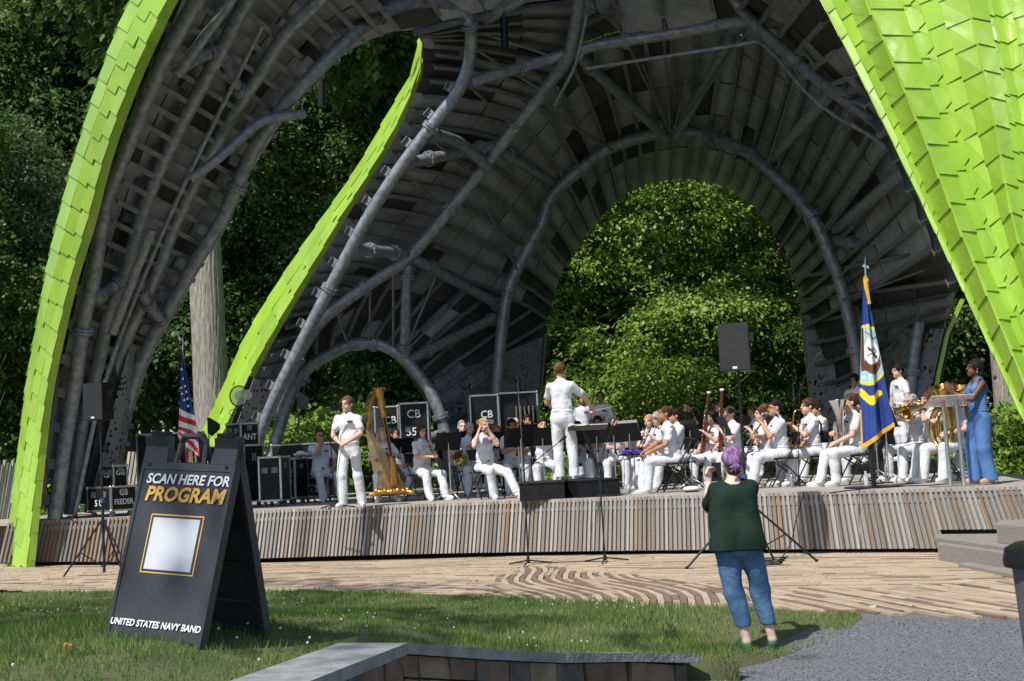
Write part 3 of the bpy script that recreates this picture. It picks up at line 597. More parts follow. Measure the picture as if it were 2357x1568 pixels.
# --- shingled green bands
def frac_curve(L, R, f): return [Vector(a).lerp(Vector(b), f) for a, b in zip(L, R)]
def cladding(curves, nrows, stag, out, raise_=.035, skew=None):
    """curves: world-point columns from top to foot; one shingle per cell"""
    N = len(curves[0]); bm = MB(); C = len(curves)
    for c in curves: bm.v.extend([tuple(p) for p in c])
    for c in range(C - 1):
        for i in range(N - 1): bm.f.append((c * N + i, c * N + i + 1, (c + 1) * N + i + 1, (c + 1) * N + i)); bm.m.append(0)
    base = bm.build('cladding', M_['shingle'], shell, world=True)
    def pt(c, t):
        x = min(max(t, 0), 1) * (N - 1); i = min(int(x), N - 2); return curves[c][i].lerp(curves[c][i + 1], x - i)
    for c in range(C - 1):
        nr = nrows[c] if hasattr(nrows, '__len__') else nrows
        for r in range(-1, nr + 1):
            t0, t1 = (r + stag[c]) / nr, (r + 1 + stag[c] + .06) / nr
            t0, t1 = max(t0, 0), min(t1, 1)
            if t1 - t0 < .25 / nr: continue
            j = rs.uniform(-.04, .04) / nr
            if 0 < t1 < 1: t1 += j
            k_ = (skew[c] if skew else 0) / nr; q = [pt(c, t0 + k_ / 2), pt(c + 1, t0 - k_ / 2), pt(c + 1, t1 - k_ / 2), pt(c, t1 + k_ / 2)]; n = (q[2] - q[0]).cross(q[3] - q[1])
            if n.length < 1e-8: continue
            n.normalize()
            if n.dot(out) < 0: n = -n
            a = rs.uniform(-.008, .008)
            MB().slab(q, n, 0.001, [.006, .006, raise_ + a, raise_ - a], 0).build('shingle', M_['shingle'], base, world=True)
    return base
NB = 60
B1L = [(480, -300, 20.2)] + BAND1L; B1R = [(580, -300, 19.6)] + BAND1R
L1 = spts(B1L, NB); R1 = spts(B1R, NB)
cols1 = [frac_curve(L1, R1, f) for f in (0, .36, .62, .86)]
cols1[0] = [p + Vector((-.02, .22, 0)) for p in cols1[0]]; cols1[3] = [p + Vector((0, -.03, 0)) for p in cols1[3]]
cladding(cols1, [28, 29, 28], [.3, .05, .62], Vector((-.5, -1, .3)), .034, (-.36, -.26, -.26))
ret1 = [[p + Vector((0, -.03, 0)) for p in frac_curve(L1, R1, .86)], [Vector(p) + Vector((0, .10, 0)) for p in R1]]
cladding(ret1, 28, [.62], Vector((1, -.4, -.2)), .012)
side1 = [[p + Vector((-.05, .9, 0)) for p in cols1[0]], [p + Vector((-.012, .01, 0)) for p in cols1[0]]]; cladding(side1, 28, [.5], Vector((-1, 0, .2)))
BAND2L = [(966, 86, 27.75), (958, 150, 27.85), (931, 199, 28.05), (885, 279, 28.35), (842, 355, 28.65), (793, 431, 28.95), (742, 503, 29.25), (695, 571, 29.55), (645, 644, 29.75), (598, 719, 29.95), (555, 794, 30.15), (520, 876, 30.25), (483, 959, 30.35), (440, 1060, 30.45), (405, 1180, 30.55)]
BAND2R = [(972, 100, 27.65), (970, 161, 27.70), (953, 206, 27.85), (914, 296, 28.05), (865, 382, 28.35), (824, 447, 28.65), (784, 510, 28.85), (739, 588, 29.15), (687, 676, 29.35), (634, 766, 29.55), (609, 812, 29.75), (574, 878, 29.85), (537, 961, 29.95), (490, 1060, 30.05), (450, 1180, 30.15)]
L2 = spts(BAND2L, NB); R2 = spts(BAND2R, NB)
cols2 = [frac_curve(L2, R2, f) for f in (0, .44, .66, .90)]; cols2[0] = [p + Vector((-.02, .2, .05)) for p in cols2[0]]
cladding(cols2, [18, 19, 18], [.2, .0, .55], Vector((-.6, -1, .6)), .034, (-.25, -.2, -.2))
ret2 = [frac_curve(L2, R2, .90), [Vector(p) + Vector((.02, .12, -.02)) for p in R2]]; cladding(ret2, 18, [.55], Vector((1, -.6, -.4)), .012)
YS = [-260, 0, 528, 1250, 1330]
CX = [(1889, 2151, 2478, 0), (1912, 2160, 2482, -.02), (1946, 2168, 2486, .02), (1993, 2210, 2500, -.38), (2071, 2241, 2508, -.22), (2091, 2266, 2516, -.16), (2114, 2283, 2522, -.26), (2162, 2313, 2532, -.42), (2226, 2337, 2545, -.74), (2269, 2357, 2555, -.66), (2279, 2372, 2560, -.63), (2300, 2392, 2570, -.60), (2327, 2414, 2580, -.72), (2380, 2450, 2600, -.98), (2450, 2500, 2625, -1.0), (2560, 2560, 2650, -.8), (2680, 2640, 2690, -.4)]
cols3 = []
for x0, x1, x2, dz in CX:
    dz *= 1.45
    tp_ = x0 - (x1 - x0) / 528 * 260 * 1.15
    cols3.append([Vector(p) for p in spts([(tp_, -260, 20.8 + dz * 1.25), (x0, 0, 20 + dz * 1.1), ((x0 + x1) / 2 + 4, 264, 19.4 + dz), (x1, 528, 18.9 + dz * .9), ((x1 + x2) / 2 + 6, 889, 18.0 + dz * .75), (x2, 1250, 17.2 + dz * .5), (x2 + 12, 1335, 17.1 + dz * .45)], 50)])
cladding(cols3, 24, [.30, .52, .60, .18, .02, .78, .80, .60, .45, .30, .32, .25, .25, .6, .1, .5], Vector((-.1, -1, .3)), .025, (.25, .32, .5, .0, .0, .3, .33, .45, -.15, -.1, -.1, .25, .3, -.1, .1, .1))
ret3 = [[p + Vector((.10, .30, 0)) for p in cols3[0]], [p for p in cols3[0]]]; cladding(ret3, 24, [.3], Vector((-1, -.2, -.2)), .01)
# --- perforated metal skirts
pmt = bpy.data.materials.new('perforated_metal'); pmt.use_nodes = True; nt = pmt.node_tree; b = nt.nodes['Principled BSDF']; b.inputs['Base Color'].default_value = (.24, .24, .245, 1); b.inputs['Roughness'].default_value = .5; b.inputs['Metallic'].default_value = .3
tc = nt.nodes.new('ShaderNodeTexCoord'); vo = nt.nodes.new('ShaderNodeTexVoronoi'); vo.inputs['Scale'].default_value = 11; nt.links.new(tc.outputs['Object'], vo.inputs['Vector'])
nz = nt.nodes.new('ShaderNodeTexNoise'); nz.inputs['Scale'].default_value = 2.2; nt.links.new(tc.outputs['Object'], nz.inputs['Vector'])
mr = nt.nodes.new('ShaderNodeMapRange'); mr.inputs[1].default_value = .25; mr.inputs[2].default_value = .62; mr.inputs[3].default_value = .05; mr.inputs[4].default_value = .42; nt.links.new(nz.outputs[0], mr.inputs[0])
lt = nt.nodes.new('ShaderNodeMath'); lt.operation = 'GREATER_THAN'; nt.links.new(vo.outputs['Distance'], lt.inputs[0]); nt.links.new(mr.outputs[0], lt.inputs[1]); nt.links.new(lt.outputs[0], b.inputs['Alpha'])
def skirt(pix, n=(0, 1, 0)):
    q = [at(*p) for p in pix]; nn = gnorm(q); MB().slab(q, nn, 0, .012).build('perforated_panel', pmt, shell, world=True)
    MB().slab([c + (p - c) * 1.0 for c in [sum(q, Vector()) / 4] for p in q], nn, .18, .2).build('skirt_backing', M_['panel_dark'], shell, world=True)
skirt([(136, 845, 24.35), (160, 845, 24.9), (118, 1170, 24.9), (92, 1165, 24.35)])
skirt([(330, 800, 25.95), (300, 790, 25.4), (205, 1165, 25.4), (262, 1165, 25.95)])
skirt([(585, 870, 29.2), (650, 895, 29.8), (520, 1156, 29.6), (480, 1150, 29.3)])
skirt([(1000, 875, 31.8), (1135, 822, 33.2), (1135, 1116, 33.2), (1030, 1125, 31.5)])
skirt([(1152, 815, 33.25), (1250, 775, 34.1), (1225, 1110, 34.1), (1150, 1115, 33.25)])
skirt([(1848, 722, 34.2), (1955, 735, 33.4), (1985, 1080, 33.4), (1880, 1080, 34.2)])
skirt([(1960, 735, 33.3), (2108, 755, 29.4), (2100, 1082, 29.4), (1988, 1080, 33.3)])
skirt([(2118, 758, 29.2), (2172, 757, 28.6), (2100, 1084, 28.6), (2098, 1082, 29.2)])
MB().tube([at(1254, 770, 34.15), at(1250, 830, 34.15), at(1222, 1112, 34.15)], .05, 4).build('edge_trim', M_['alu'], shell, world=True)
MB().tube([at(1846, 712, 34.25), at(1850, 760, 34.25), at(1884, 1080, 34.25)], .05, 4).build('edge_trim', M_['alu'], shell, world=True)
MB().tube([at(2215, 690, 28.2), at(2180, 770, 28.2), at(2160, 860, 28.2), at(2118, 1088, 28.2)], .05, 4).build('green_edge', M_['shingle'], shell, world=True)
# ================================================================== WOODS
LEAF = [mat('leaf_%d' % i, c, 0.5, 0, c2, 0.35, 2, trans=0.42, var=0.35, island=True, spec=0.4) for i, (c, c2) in enumerate([
    ((0.18, 0.30, 0.045), (0.25, 0.38, 0.075)),      # bright understorey
    ((0.065, 0.135, 0.022), (0.09, 0.165, 0.03)),     # mid green
    ((0.075, 0.15, 0.034), (0.11, 0.19, 0.045)),      # deep green
    ((0.075, 0.13, 0.045), (0.10, 0.16, 0.06))])]    # grey green
BARK = [mat('bark_%d' % i, c, 0.95, 0, tuple(x * .42 for x in c), 12, 8, bump=1.0, bscale=14, stretch=(4, 4, 0.3)) for i, c in enumerate([(0.40, 0.365, 0.32), (0.09, 0.075, 0.06), (0.13, 0.11, 0.085)])]
def crown_np(seed, blobs, nspray, nleaf, leaf, spread=.55, droop=.35, upn=.8):
    """leaf sprays on the surface of overlapping blobs; blobs: (cx,cy,cz,rx,ry,rz)"""
    g = np.random.default_rng(seed); B = np.array(blobs, float); w = B[:, 3] * B[:, 5]; w /= w.sum()
    k = g.choice(len(B), nspray, p=w); d = g.normal(size=(nspray, 3)); d /= np.linalg.norm(d, axis=1)[:, None]
    rad = g.uniform(.45, 1.05, nspray) ** .6
    c = B[k, :3] + d * B[k, 3:] * rad[:, None]
    out = d * np.array([1, 1, .35]); out += g.normal(0, .35, out.shape); out[:, 2] -= droop; out /= np.linalg.norm(out, axis=1)[:, None]
    side = np.cross(out, np.array([0, 0, 1.0])); side /= np.linalg.norm(side, axis=1)[:, None] + 1e-6; upv = np.cross(side, out)
    a = g.uniform(0, 1, (nspray, nleaf)); b = g.normal(0, .36, (nspray, nleaf)) * (0.35 + a * .8); z = g.normal(0, .07, (nspray, nleaf)) - .25 * a ** 2
    sz = spread * g.uniform(.6, 1.4, nspray)
    p = c[:, None] + out[:, None] * (a * sz[:, None])[..., None] + side[:, None] * (b * sz[:, None])[..., None] + upv[:, None] * (z * sz[:, None])[..., None]
    p = p.reshape(-1, 3); n = len(p)
    ld = (out[:, None] * .8 + side[:, None] * b[..., None]).reshape(-1, 3) + g.normal(0, .45, (n, 3)); ld[:, 2] -= .45; ld /= np.linalg.norm(ld, axis=1)[:, None]
    nm = np.tile(np.array([0, -.15, upn]), (n, 1)) + g.normal(0, .45, (n, 3)); lw = np.cross(ld, nm); lw /= np.linalg.norm(lw, axis=1)[:, None] + 1e-6
    L = leaf * g.uniform(.65, 1.3, n)[:, None]
    v = np.stack([p, p + ld * L * .5 + lw * L * .33, p + ld * L, p + ld * L * .5 - lw * L * .33], 1).reshape(-1, 3)
    return v, np.arange(n * 4).reshape(-1, 4)
def trunk_mb(h, r, seed, limbs=6, z0=.35, reach=3.0, n=10, lean=0.0):
    g = random.Random(seed); m = MB(); P = []; R = []
    for i in range(9):
        t = i / 8; P.append((lean * t * h + .12 * math.sin(t * 5 + seed), .12 * math.cos(t * 4 + seed), h * t - .1)); R.append(r * (1.25 if i == 0 else 1.0) * (1 - .72 * t))
    m.tube(P, R, n)
    for k in range(limbs):
        t = z0 + (1 - z0) * (k + .5) / limbs * .95; i = min(int(t * 8), 7); b = Vector(P[i]).lerp(Vector(P[i + 1]), t * 8 - i); a = g.uniform(0, 6.28); L = reach * (1.15 - t * .6) * g.uniform(.7, 1.1); d = Vector((math.cos(a), math.sin(a), g.uniform(.25, .8)))
        q = [b, b + d * L * .5, b + d * L + Vector((0, 0, L * .18))]; rr = r * (1 - .7 * t) * .5; m.tube(q, [rr, rr * .6, rr * .2], 6)
        for _ in range(2):
            s = g.uniform(.4, .8); e2 = Vector((g.uniform(-1, 1), g.uniform(-1, 1), g.uniform(0, .7))); b2 = q[0].lerp(q[2], s); m.tube([b2, b2 + e2 * L * .4], [rr * .4, rr * .1], 5)
    return m
def blobs_tree(g, h, r, z0, n):
    out = []
    for i in range(n):
        t = (i + .5) / n; z = z0 + (h - z0) * t; rr = r * (math.sin(math.pi * min(.95, .22 + .75 * t)) ** .7); a = g.uniform(0, 6.28); q = rr * g.uniform(.2, .6)
        out.append((q * math.cos(a), q * math.sin(a), z, rr * g.uniform(.5, .75), rr * g.uniform(.5, .75), (h - z0) / n * g.uniform(.7, 1.1)))
    return out
PROT = {}
def proto(kind):
    if kind in PROT: return PROT[kind]
    g = random.Random(hash(kind) % 1000 if False else sum(map(ord, kind)))
    if kind == 'maple': bl = [(g.uniform(-1.5, 1.5), g.uniform(-1.5, 1.5), 1.0 + 10.2 * (i + g.random()) / 17, g.uniform(1.2, 2.5), g.uniform(1.2, 2.5), .26) for i in range(17)]; v, f = crown_np(1, bl, 1050, 38, .135, .95, .18, 1.3); tk = trunk_mb(10, .13, 3, 7, .15, 3.0); ms = (0, 2)
    elif kind == 'tall': bl = blobs_tree(g, 24, 5.0, 4, 13); v, f = crown_np(2, bl, 2500, 28, .20, 1.05, .25, .6); tk = trunk_mb(22, .3, 4, 8, .2, 4.5); ms = (2, 1)
    elif kind == 'mid': bl = blobs_tree(g, 14, 3.8, 1.0, 12); v, f = crown_np(5, bl, 2300, 28, .155, .85, .3, .7); tk = trunk_mb(13, .18, 6, 7, .15, 3.3); ms = (1, 1)
    elif kind == 'canopy': bl = blobs_tree(g, 25, 5.5, 13.5, 7); v, f = crown_np(8, bl, 800, 22, .30, 1.1, .2, .6); tk = trunk_mb(23, .42, 9, 7, .6, 4.5, 18); ms = (2, 0)
    elif kind == 'sparse': bl = blobs_tree(g, 22, 4.6, 12, 6); v, f = crown_np(17, bl, 130, 26, .22, 1.2, .2, .6); tk = trunk_mb(21, .3, 9, 7, .55, 4); ms = (1, 1)
    elif kind == 'bush': bl = [(g.uniform(-1.2, 1.2), g.uniform(-.6, .6), g.uniform(.5, 1.7), .8, .7, .55) for _ in range(9)]; v, f = crown_np(11, bl, 420, 22, .14, .5, .2, .9); tk = trunk_mb(1.6, .04, 12, 5, .1, .9); ms = (0, 1)
    elif kind == 'spruce': bl = [(0, 0, 1.5 + i * .9, 2.3 * (1 - i / 14) + .3, 2.3 * (1 - i / 14) + .3, .5) for i in range(13)]; v, f = crown_np(13, bl, 1500, 24, .17, .7, .6, .8); tk = trunk_mb(13, .15, 14, 4, .2, 1.8); ms = (3, 1)
    c = npmesh('crown', v, f, LEAF[ms[0]]); t = tk.mesh('trunk', BARK[ms[1]], sm=True); PROT[kind] = (c, t); return PROT[kind]
gt = random.Random(21)
def tree(kind, x, y, label, cat='tree', s=1.0, sz=None, z=-.16, leaf=None, group='trees of the wood behind the shell', name=None):
    c, t = proto(kind); o = thing(name or {'bush': 'shrub'}.get(kind, 'broadleaf_tree' if kind != 'spruce' else 'conifer_tree'), label, cat, (x, y, z), gt.uniform(0, 6.28), group)
    o.scale = (s, s, sz or s)
    cr_ = put('crown', c, o); put('trunk', t, o)
    if leaf is not None: cr_.material_slots[0].link = 'OBJECT'; cr_.material_slots[0].material = LEAF[leaf]
    return o
def tpx(px, D): return at(px, 1000, D).x
# bright understorey seen through the rear arch
for i, (px, D, s, lab) in enumerate([(1330, 42, .95, 'bright green leafy maple at the left side of the rear arch'), (1530, 40, 1.0, 'tall sunlit maple with drooping leaf sprays in the middle of the rear arch'), (1700, 43, 1.05, 'sunlit green tree right of centre in the rear arch'), (1830, 41, .85, 'shaded green tree at the right side of the rear arch')]):
    tree('maple', tpx(px, D), D, lab, s=s, leaf=0 if i != 3 else 1)
for i, (px, D, s, lab) in enumerate([(1270, 52, 1.2, 'deep green tree behind the maples, left in the rear arch'), (1450, 54, 1.25, 'deep green tree behind the maples near the arch crown'), (1620, 52, 1.2, 'loose leaved tree behind the maples with pale leaves'), (1780, 50, 1.2, 'dark tree behind the maples, right in the rear arch'), (1950, 47, 1.1, 'dark tree behind the right rear corner of the shell'), (2180, 44, 1.0, 'dark green tree seen through the right rear opening'), (2330, 50, 1.1, 'dark tree hidden behind the right leg of the shell')]):
    tree('mid', tpx(px, D), D, lab, s=s, leaf=3 if i == 2 else 2)
# left of the shell and through the left opening
for i, (px, D, s, k, lf, lab) in enumerate([(40, 33, .72, 'mid', 3, 'grey green leafy tree left of the front green leg'), (150, 36, .7, 'mid', 3, 'grey green leafy tree just behind the front green leg'), (-90, 31, .7, 'mid', 1, 'leafy tree at the left picture edge'), (300, 46, 1.0, 'tall', 2, 'tall dark tree behind the left leg tubes'), (60, 48, 1.0, 'tall', 2, 'tall dark tree at the top left corner'), (520, 50, .95, 'tall', 2, 'tall dark tree behind the big bare trunk'), (640, 46, 1.1, 'mid', 2, 'dark leafy tree in the lower left opening'), (760, 49, 1.0, 'tall', 2, 'tall dark tree high in the left opening'), (880, 45, 1.05, 'mid', 2, 'dark tree behind the small arch'), (950, 52, .95, 'tall', 2, 'tall blue green tree at the tip of the left opening'), (-250, 45, 1.0, 'tall', 2, 'tall dark tree beyond the left picture edge'), (1080, 50, 1.0, 'tall', 2, 'tall dark tree behind the left half of the shell'), (430, 58, 1.2, 'tall', 2, 'far tall dark tree in the gap left of the trunk'), (180, 60, 1.2, 'tall', 2, 'far tall dark tree behind the leaning leg'), (700, 60, 1.2, 'tall', 2, 'far tall dark tree deep in the left opening')]):
    tree(k, tpx(px, D), D, lab, s=s, leaf=lf)
for i, (px, D, s, lab) in enumerate([(330, 31, .8, 'bright leafy shrub at the foot of the left leg tubes'), (420, 32, .95, 'bright leafy shrub behind the striped flag'), (500, 33, .9, 'leafy shrub in front of the big bare trunk'), (665, 38.5, 1.5, 'sunlit shrub behind the seated officer'), (775, 39, 1.6, 'sunlit shrub behind the man at the microphone'), (870, 39.5, 1.5, 'sunlit shrub left of the harp column'), (20, 29, 1.0, 'leafy shrub at the left picture edge by the wooden fence'), (1300, 37, .8, 'low bright shrub behind the two standing players'), (1640, 37, .8, 'low bright shrub behind the bassoons'), (1750, 36.5, .8, 'low bright shrub right of the tall loudspeaker'), (2260, 35, 1.2, 'low green shrub behind the woman in blue')]):
    tree('bush', tpx(px, D), D, lab, 'shrub', s=s, leaf=0, group='shrubs around the stage')
for px, D, k, lab in ((2600, 42, 'tall', 'tall dark tree right of the shell'), (2850, 46, 'tall', 'second tall dark tree right of the shell'), (3150, 40, 'mid', 'leafy tree far right of the shell'), (2720, 36, 'mid', 'leafy tree beside the right leg of the shell')): tree(k, tpx(px, D), D, lab, leaf=2)
# tall canopy trees; one shows its bare trunk in the left opening
tr = trunk_mb(24, .42, 15, 5, .75, 4, 26); big = thing('broadleaf_tree', 'big pale bare tree trunk standing in the left opening', 'tree', (at(487, 800, 34).x, 34, -.16), 0, 'trees of the wood behind the shell')
bk = MB(); nb_ = 72; hh = 60
for i in range(hh + 1):
    z = 24 * i / hh * .6; r = (.50 if i == 0 else .42) * (1 - .35 * i / hh)
    for j in range(nb_):
        a = 6.2832 * j / nb_; rr = r + .05 * abs(math.sin(a * 17 + 2.2 * math.sin(z * .9 + a * 3) + .8 * math.sin(z * 3.1))) - .01
        bk.v.append((rr * math.cos(a) - .012 * z, rr * math.sin(a), z))
for i in range(hh):
    for j in range(nb_): q = i * nb_; bk.f.append((q + j, q + (j + 1) % nb_, q + nb_ + (j + 1) % nb_, q + nb_ + j)); bk.m.append(0)
bk.build('trunk', BARK[0], big, sm=True); c_ = put('crown', proto('canopy')[0], big); c_.location = (0, 1.5, 0)
for px, D, lab in ((1060, 40, 'tall canopy tree rising behind the left half of the roof'), (1180, 44, 'tall canopy tree rising behind the shell roof'), (2330, 42, 'tall canopy tree behind the right leg')):
    tree('canopy', tpx(px, D), D, lab)
# roadside trees behind the photographer: they throw the soft leaf shade on the lawn and plaza
for x, y, lab in ((-11.5, 1.5, 'thin crowned tree left of the photographer dappling the lawn'), (-13.0, 6.0, 'thin crowned tree left of the photographer dappling the plaza')):
    tree('sparse', x, y, lab, group='trees beside the lawn')
# far wood that reads as one mass
g = np.random.default_rng(77); bl = [(g.uniform(-70, 70), g.uniform(68, 80), g.uniform(1, 26), 6, 4, 4) for _ in range(190)]
v, f = crown_np(31, bl, 9000, 12, .75, 2.2, .2, .6); tag(put('far_wood', npmesh('far_wood', v, f, LEAF[2])), 'far dark woodland closing off the view behind the nearer trees', 'woodland', kind='stuff')
# ================================================================== PROPS
YEL = mat('gold_print', (0.62, 0.36, 0.07), 0.6); LET = mat('white_print', (0.66, 0.69, 0.74), 0.9, spec=.1)
# --- folding A-frame sign
m_sign = mat('sign_plastic', (0.022, 0.023, 0.026), 0.42, 0, (0.032, 0.033, 0.037), 3, bump=0.05, bscale=60)
sl_ = at(436, 1470, 8.05); sg = thing('sandwich_board', 'black folding sandwich board with program lettering on the lawn', 'sign', (sl_.x, sl_.y, .655)); sg.rotation_euler = Euler((0, math.radians(4.2), math.radians(-27)), 'XYZ')
W_, H_, SP = .655, 1.13, .31
def fr_(x, z, off=0.0, back=False):      # point on the front (or back) leaf: x across, z along the leaf
    t = z / H_; y = (-SP * (1 - t)) if not back else SP * (1 - t); n = Vector((0, -H_, SP)).normalized() if not back else Vector((0, H_, SP)).normalized()
    return Vector((x, y, z * .985)) + n * off
def leaf(back):
    m = MB(); w = W_ / 2
    m.slab([fr_(-w, 0, 0, back), fr_(w, 0, 0, back), fr_(w * .985, .98, 0, back), fr_(-w * .985, .98, 0, back)], fr_(0, .5, 1, back) - fr_(0, .5, 0, back), -.018, 0)
    for x0, x1, z0, z1 in ((-w, -w + .022, 0, .98), (w - .022, w, 0, .98), (-w + .022, w - .022, 0, .05), (-w + .022, w - .022, .94, .98)):
        m.slab([fr_(x0, z0, 0, back), fr_(x1, z0, 0, back), fr_(x1, z1, 0, back), fr_(x0, z1, 0, back)], fr_(0, .5, 1, back) - fr_(0, .5, 0, back), -.05, .006)
    return m
leaf(False).build('front_leaf', m_sign, sg); bl_ = leaf(True)
for z in (.2, .42, .64, .85): bl_.bar(fr_(-.26, z, -.024, True), fr_(.26, z, -.024, True), .02, .012)
bl_.build('back_leaf', m_sign, sg)
hd = MB(); w = W_ / 2 * .985
for back in (False, True):
    nn = fr_(0, .5, 1, back) - fr_(0, .5, 0, back)
    for x0, x1 in ((-w, -w + .17), (w - .17, w)): hd.slab([fr_(x0, .98, 0, back), fr_(x1, .98, 0, back), fr_(x1 - .02 * (x0 < 0), 1.135, 0, back), fr_(x0 + .02 * (x0 > 0), 1.135, 0, back)], nn, -.04, .008)
    hd.tube([fr_(-.10, .975, -.01, back), fr_(-.085, 1.10, -.01, back), fr_(-.06, 1.135, -.01, back), fr_(.06, 1.135, -.01, back), fr_(.085, 1.10, -.01, back), fr_(.10, .975, -.01, back)], .017, 8)
hd.build('handle_top', m_sign, sg)
for x in (-w + .09, w - .09): MB().box((x, 0, 1.125), (.11, .05, .022)).build('hinge', M_['black'], sg)
for x in (-.27, .27):
    for z in (.025, .965): MB().cyl(fr_(x, z, .004), fr_(x, z, .012), .010, 10).build('rivet', M_['black'], sg)
xd = Vector((1, 0, 0)); ud = (fr_(0, 1) - fr_(0, 0)).normalized()
text_on('lettering', 'SCAN HERE FOR', .078, sg, fr_(.02, .885, .0075), xd, ud, LET, .0018, .16, 1.0)
text_on('lettering', 'PROGRAM', .112, sg, fr_(.02, .80, .0075), xd, ud, YEL, .0035, .16, 1.04)
text_on('lettering', 'UNITED STATES NAVY BAND', .050, sg, fr_(-.0, .105, .0075), xd, ud, LET, .0011, .15, .95)
nn = fr_(0, .5, 1) - fr_(0, .5, 0)
MB().slab([fr_(-.185, .375, .0), fr_(.185, .375, .0), fr_(.185, .695, .0), fr_(-.185, .695, .0)], nn, .001, .003).build('gold_border', YEL, sg)
MB().slab([fr_(-.178, .382, .0), fr_(.178, .382, .0), fr_(.178, .688, .0), fr_(-.178, .688, .0)], nn, .003, .004).build('border_field', m_sign, sg)
MB().slab([fr_(-.162, .395, .0), fr_(.162, .395, .0), fr_(.162, .675, .0), fr_(-.162, .675, .0)], nn, .004, .005).build('blank_panel', mat('panel_white', (.47, .50, .55), .95, spec=.05), sg)
# --- chairs and stands
def make_chair():
    o = thing('folding_chair', 'x', 'chair'); MB().box((0, .0, .45), (.41, .39, .022)).build('seat', M_['black'], o)
    b = MB()
    for i in range(6):
        a0, a1 = -.2 + i * .4 / 6, -.2 + (i + 1) * .4 / 6; f = lambda a: .225 + .03 * (1 - (a / .2) ** 2)
        b.slab([(a0, f(a0) - .005, .66), (a1, f(a1) - .005, .66), (a1, f(a1) + .015, .83), (a0, f(a0) + .015, .83)], (0, 1, 0), 0, .012)
    b.build('backrest', M_['black'], o)
    for s in (-1, 1):
        MB().tube([(s * .215, -.26, .01), (s * .215, -.02, .40), (s * .215, .20, .72), (s * .205, .245, .84)], .0115, 8).build('leg', M_['blackm'], o, sm=True)
        MB().tube([(s * .19, .30, .01), (s * .19, .05, .30), (s * .19, -.17, .445)], .0115, 8).build('leg', M_['blackm'], o, sm=True)
    MB().tube([(-.205, .245, .84), (0, .262, .85), (.205, .245, .84)], .0115, 8).build('top_rail', M_['blackm'], o, sm=True)
    m = MB(); m.cyl((-.19, .22, .10), (.19, .22, .10), .009, 6); m.cyl((-.215, -.19, .13), (.215, -.19, .13), .009, 6); m.build('stretcher', M_['blackm'], o); return o
def make_stand():
    o = thing('music_stand', 'x', 'music stand'); a = math.radians(22); up = Vector((0, -math.sin(a), math.cos(a))); n = Vector((0, math.cos(a), math.sin(a))); c = Vector((0, -.02, 1.02)); d = MB()
    q = [c + Vector((sx * .255, 0, 0)) + up * sz * .165 for sx, sz in ((-1, -1), (1, -1), (1, 1), (-1, 1))]; d.slab(q, n, -.006, 0); d.build('desk', M_['black'], o)
    MB().slab([c + Vector((-.255, 0, 0)) - up * .165, c + Vector((.255, 0, 0)) - up * .165, c + Vector((.255, 0, 0)) - up * .165 + n * .055, c + Vector((-.255, 0, 0)) - up * .165 + n * .055], up, -.004, 0).build('shelf', M_['black'], o)
    p = MB(); p.cyl((0, -.03, .10), (0, -.03, .62), .0125, 8); p.cyl((0, -.03, .60), (0, -.02, .99), .009, 8); p.cyl((0, -.03, .60), (0, -.03, .64), .018, 8); p.build('pole', M_['alu'], o, sm='auto')
    for k in range(3):
        t = k * 2.094 + .5; l = MB(); l.tube([(0, -.03, .20), (.10 * math.cos(t), -.03 + .10 * math.sin(t), .13), (.30 * math.cos(t), -.03 + .30 * math.sin(t), .012)], .0085, 6); l.build('leg', M_['alu'], o, sm=True)
    return o
CH0, ST0 = make_chair(), make_stand(); used = set()
def inst(proto_, label, loc, yaw, group, s=1.0):
    o = proto_ if proto_.name not in used else copy_tree(proto_); used.add(proto_.name); o.location = loc; o.rotation_euler = (0, 0, math.radians(yaw)); o.scale = (s, s, s); return tag(o, label, None, group)
def local(loc, yaw, x, y, z=0): return Vector(loc) + Matrix.Rotation(math.radians(yaw), 3, 'Z') @ Vector((x, y, z))
def sheet(label, loc, yaw):
    a = math.radians(22); up = Vector((0, -math.sin(a), math.cos(a))); n = Vector((0, math.cos(a), math.sin(a))); c = Vector((0, -.02, 1.05)); o = thing('sheet_music', label, 'sheet music', loc, math.radians(yaw), 'sheet music on the stands')
    for x in (-.115, .115): MB().slab([c + Vector((x - .11, 0, 0)) - up * .14, c + Vector((x + .11, 0, 0)) - up * .14, c + Vector((x + .11, 0, 0)) + up * .15, c + Vector((x - .11, 0, 0)) + up * .15], n, .004, [.006, .006, .014, .006]).build('page', M_['paper'], o)
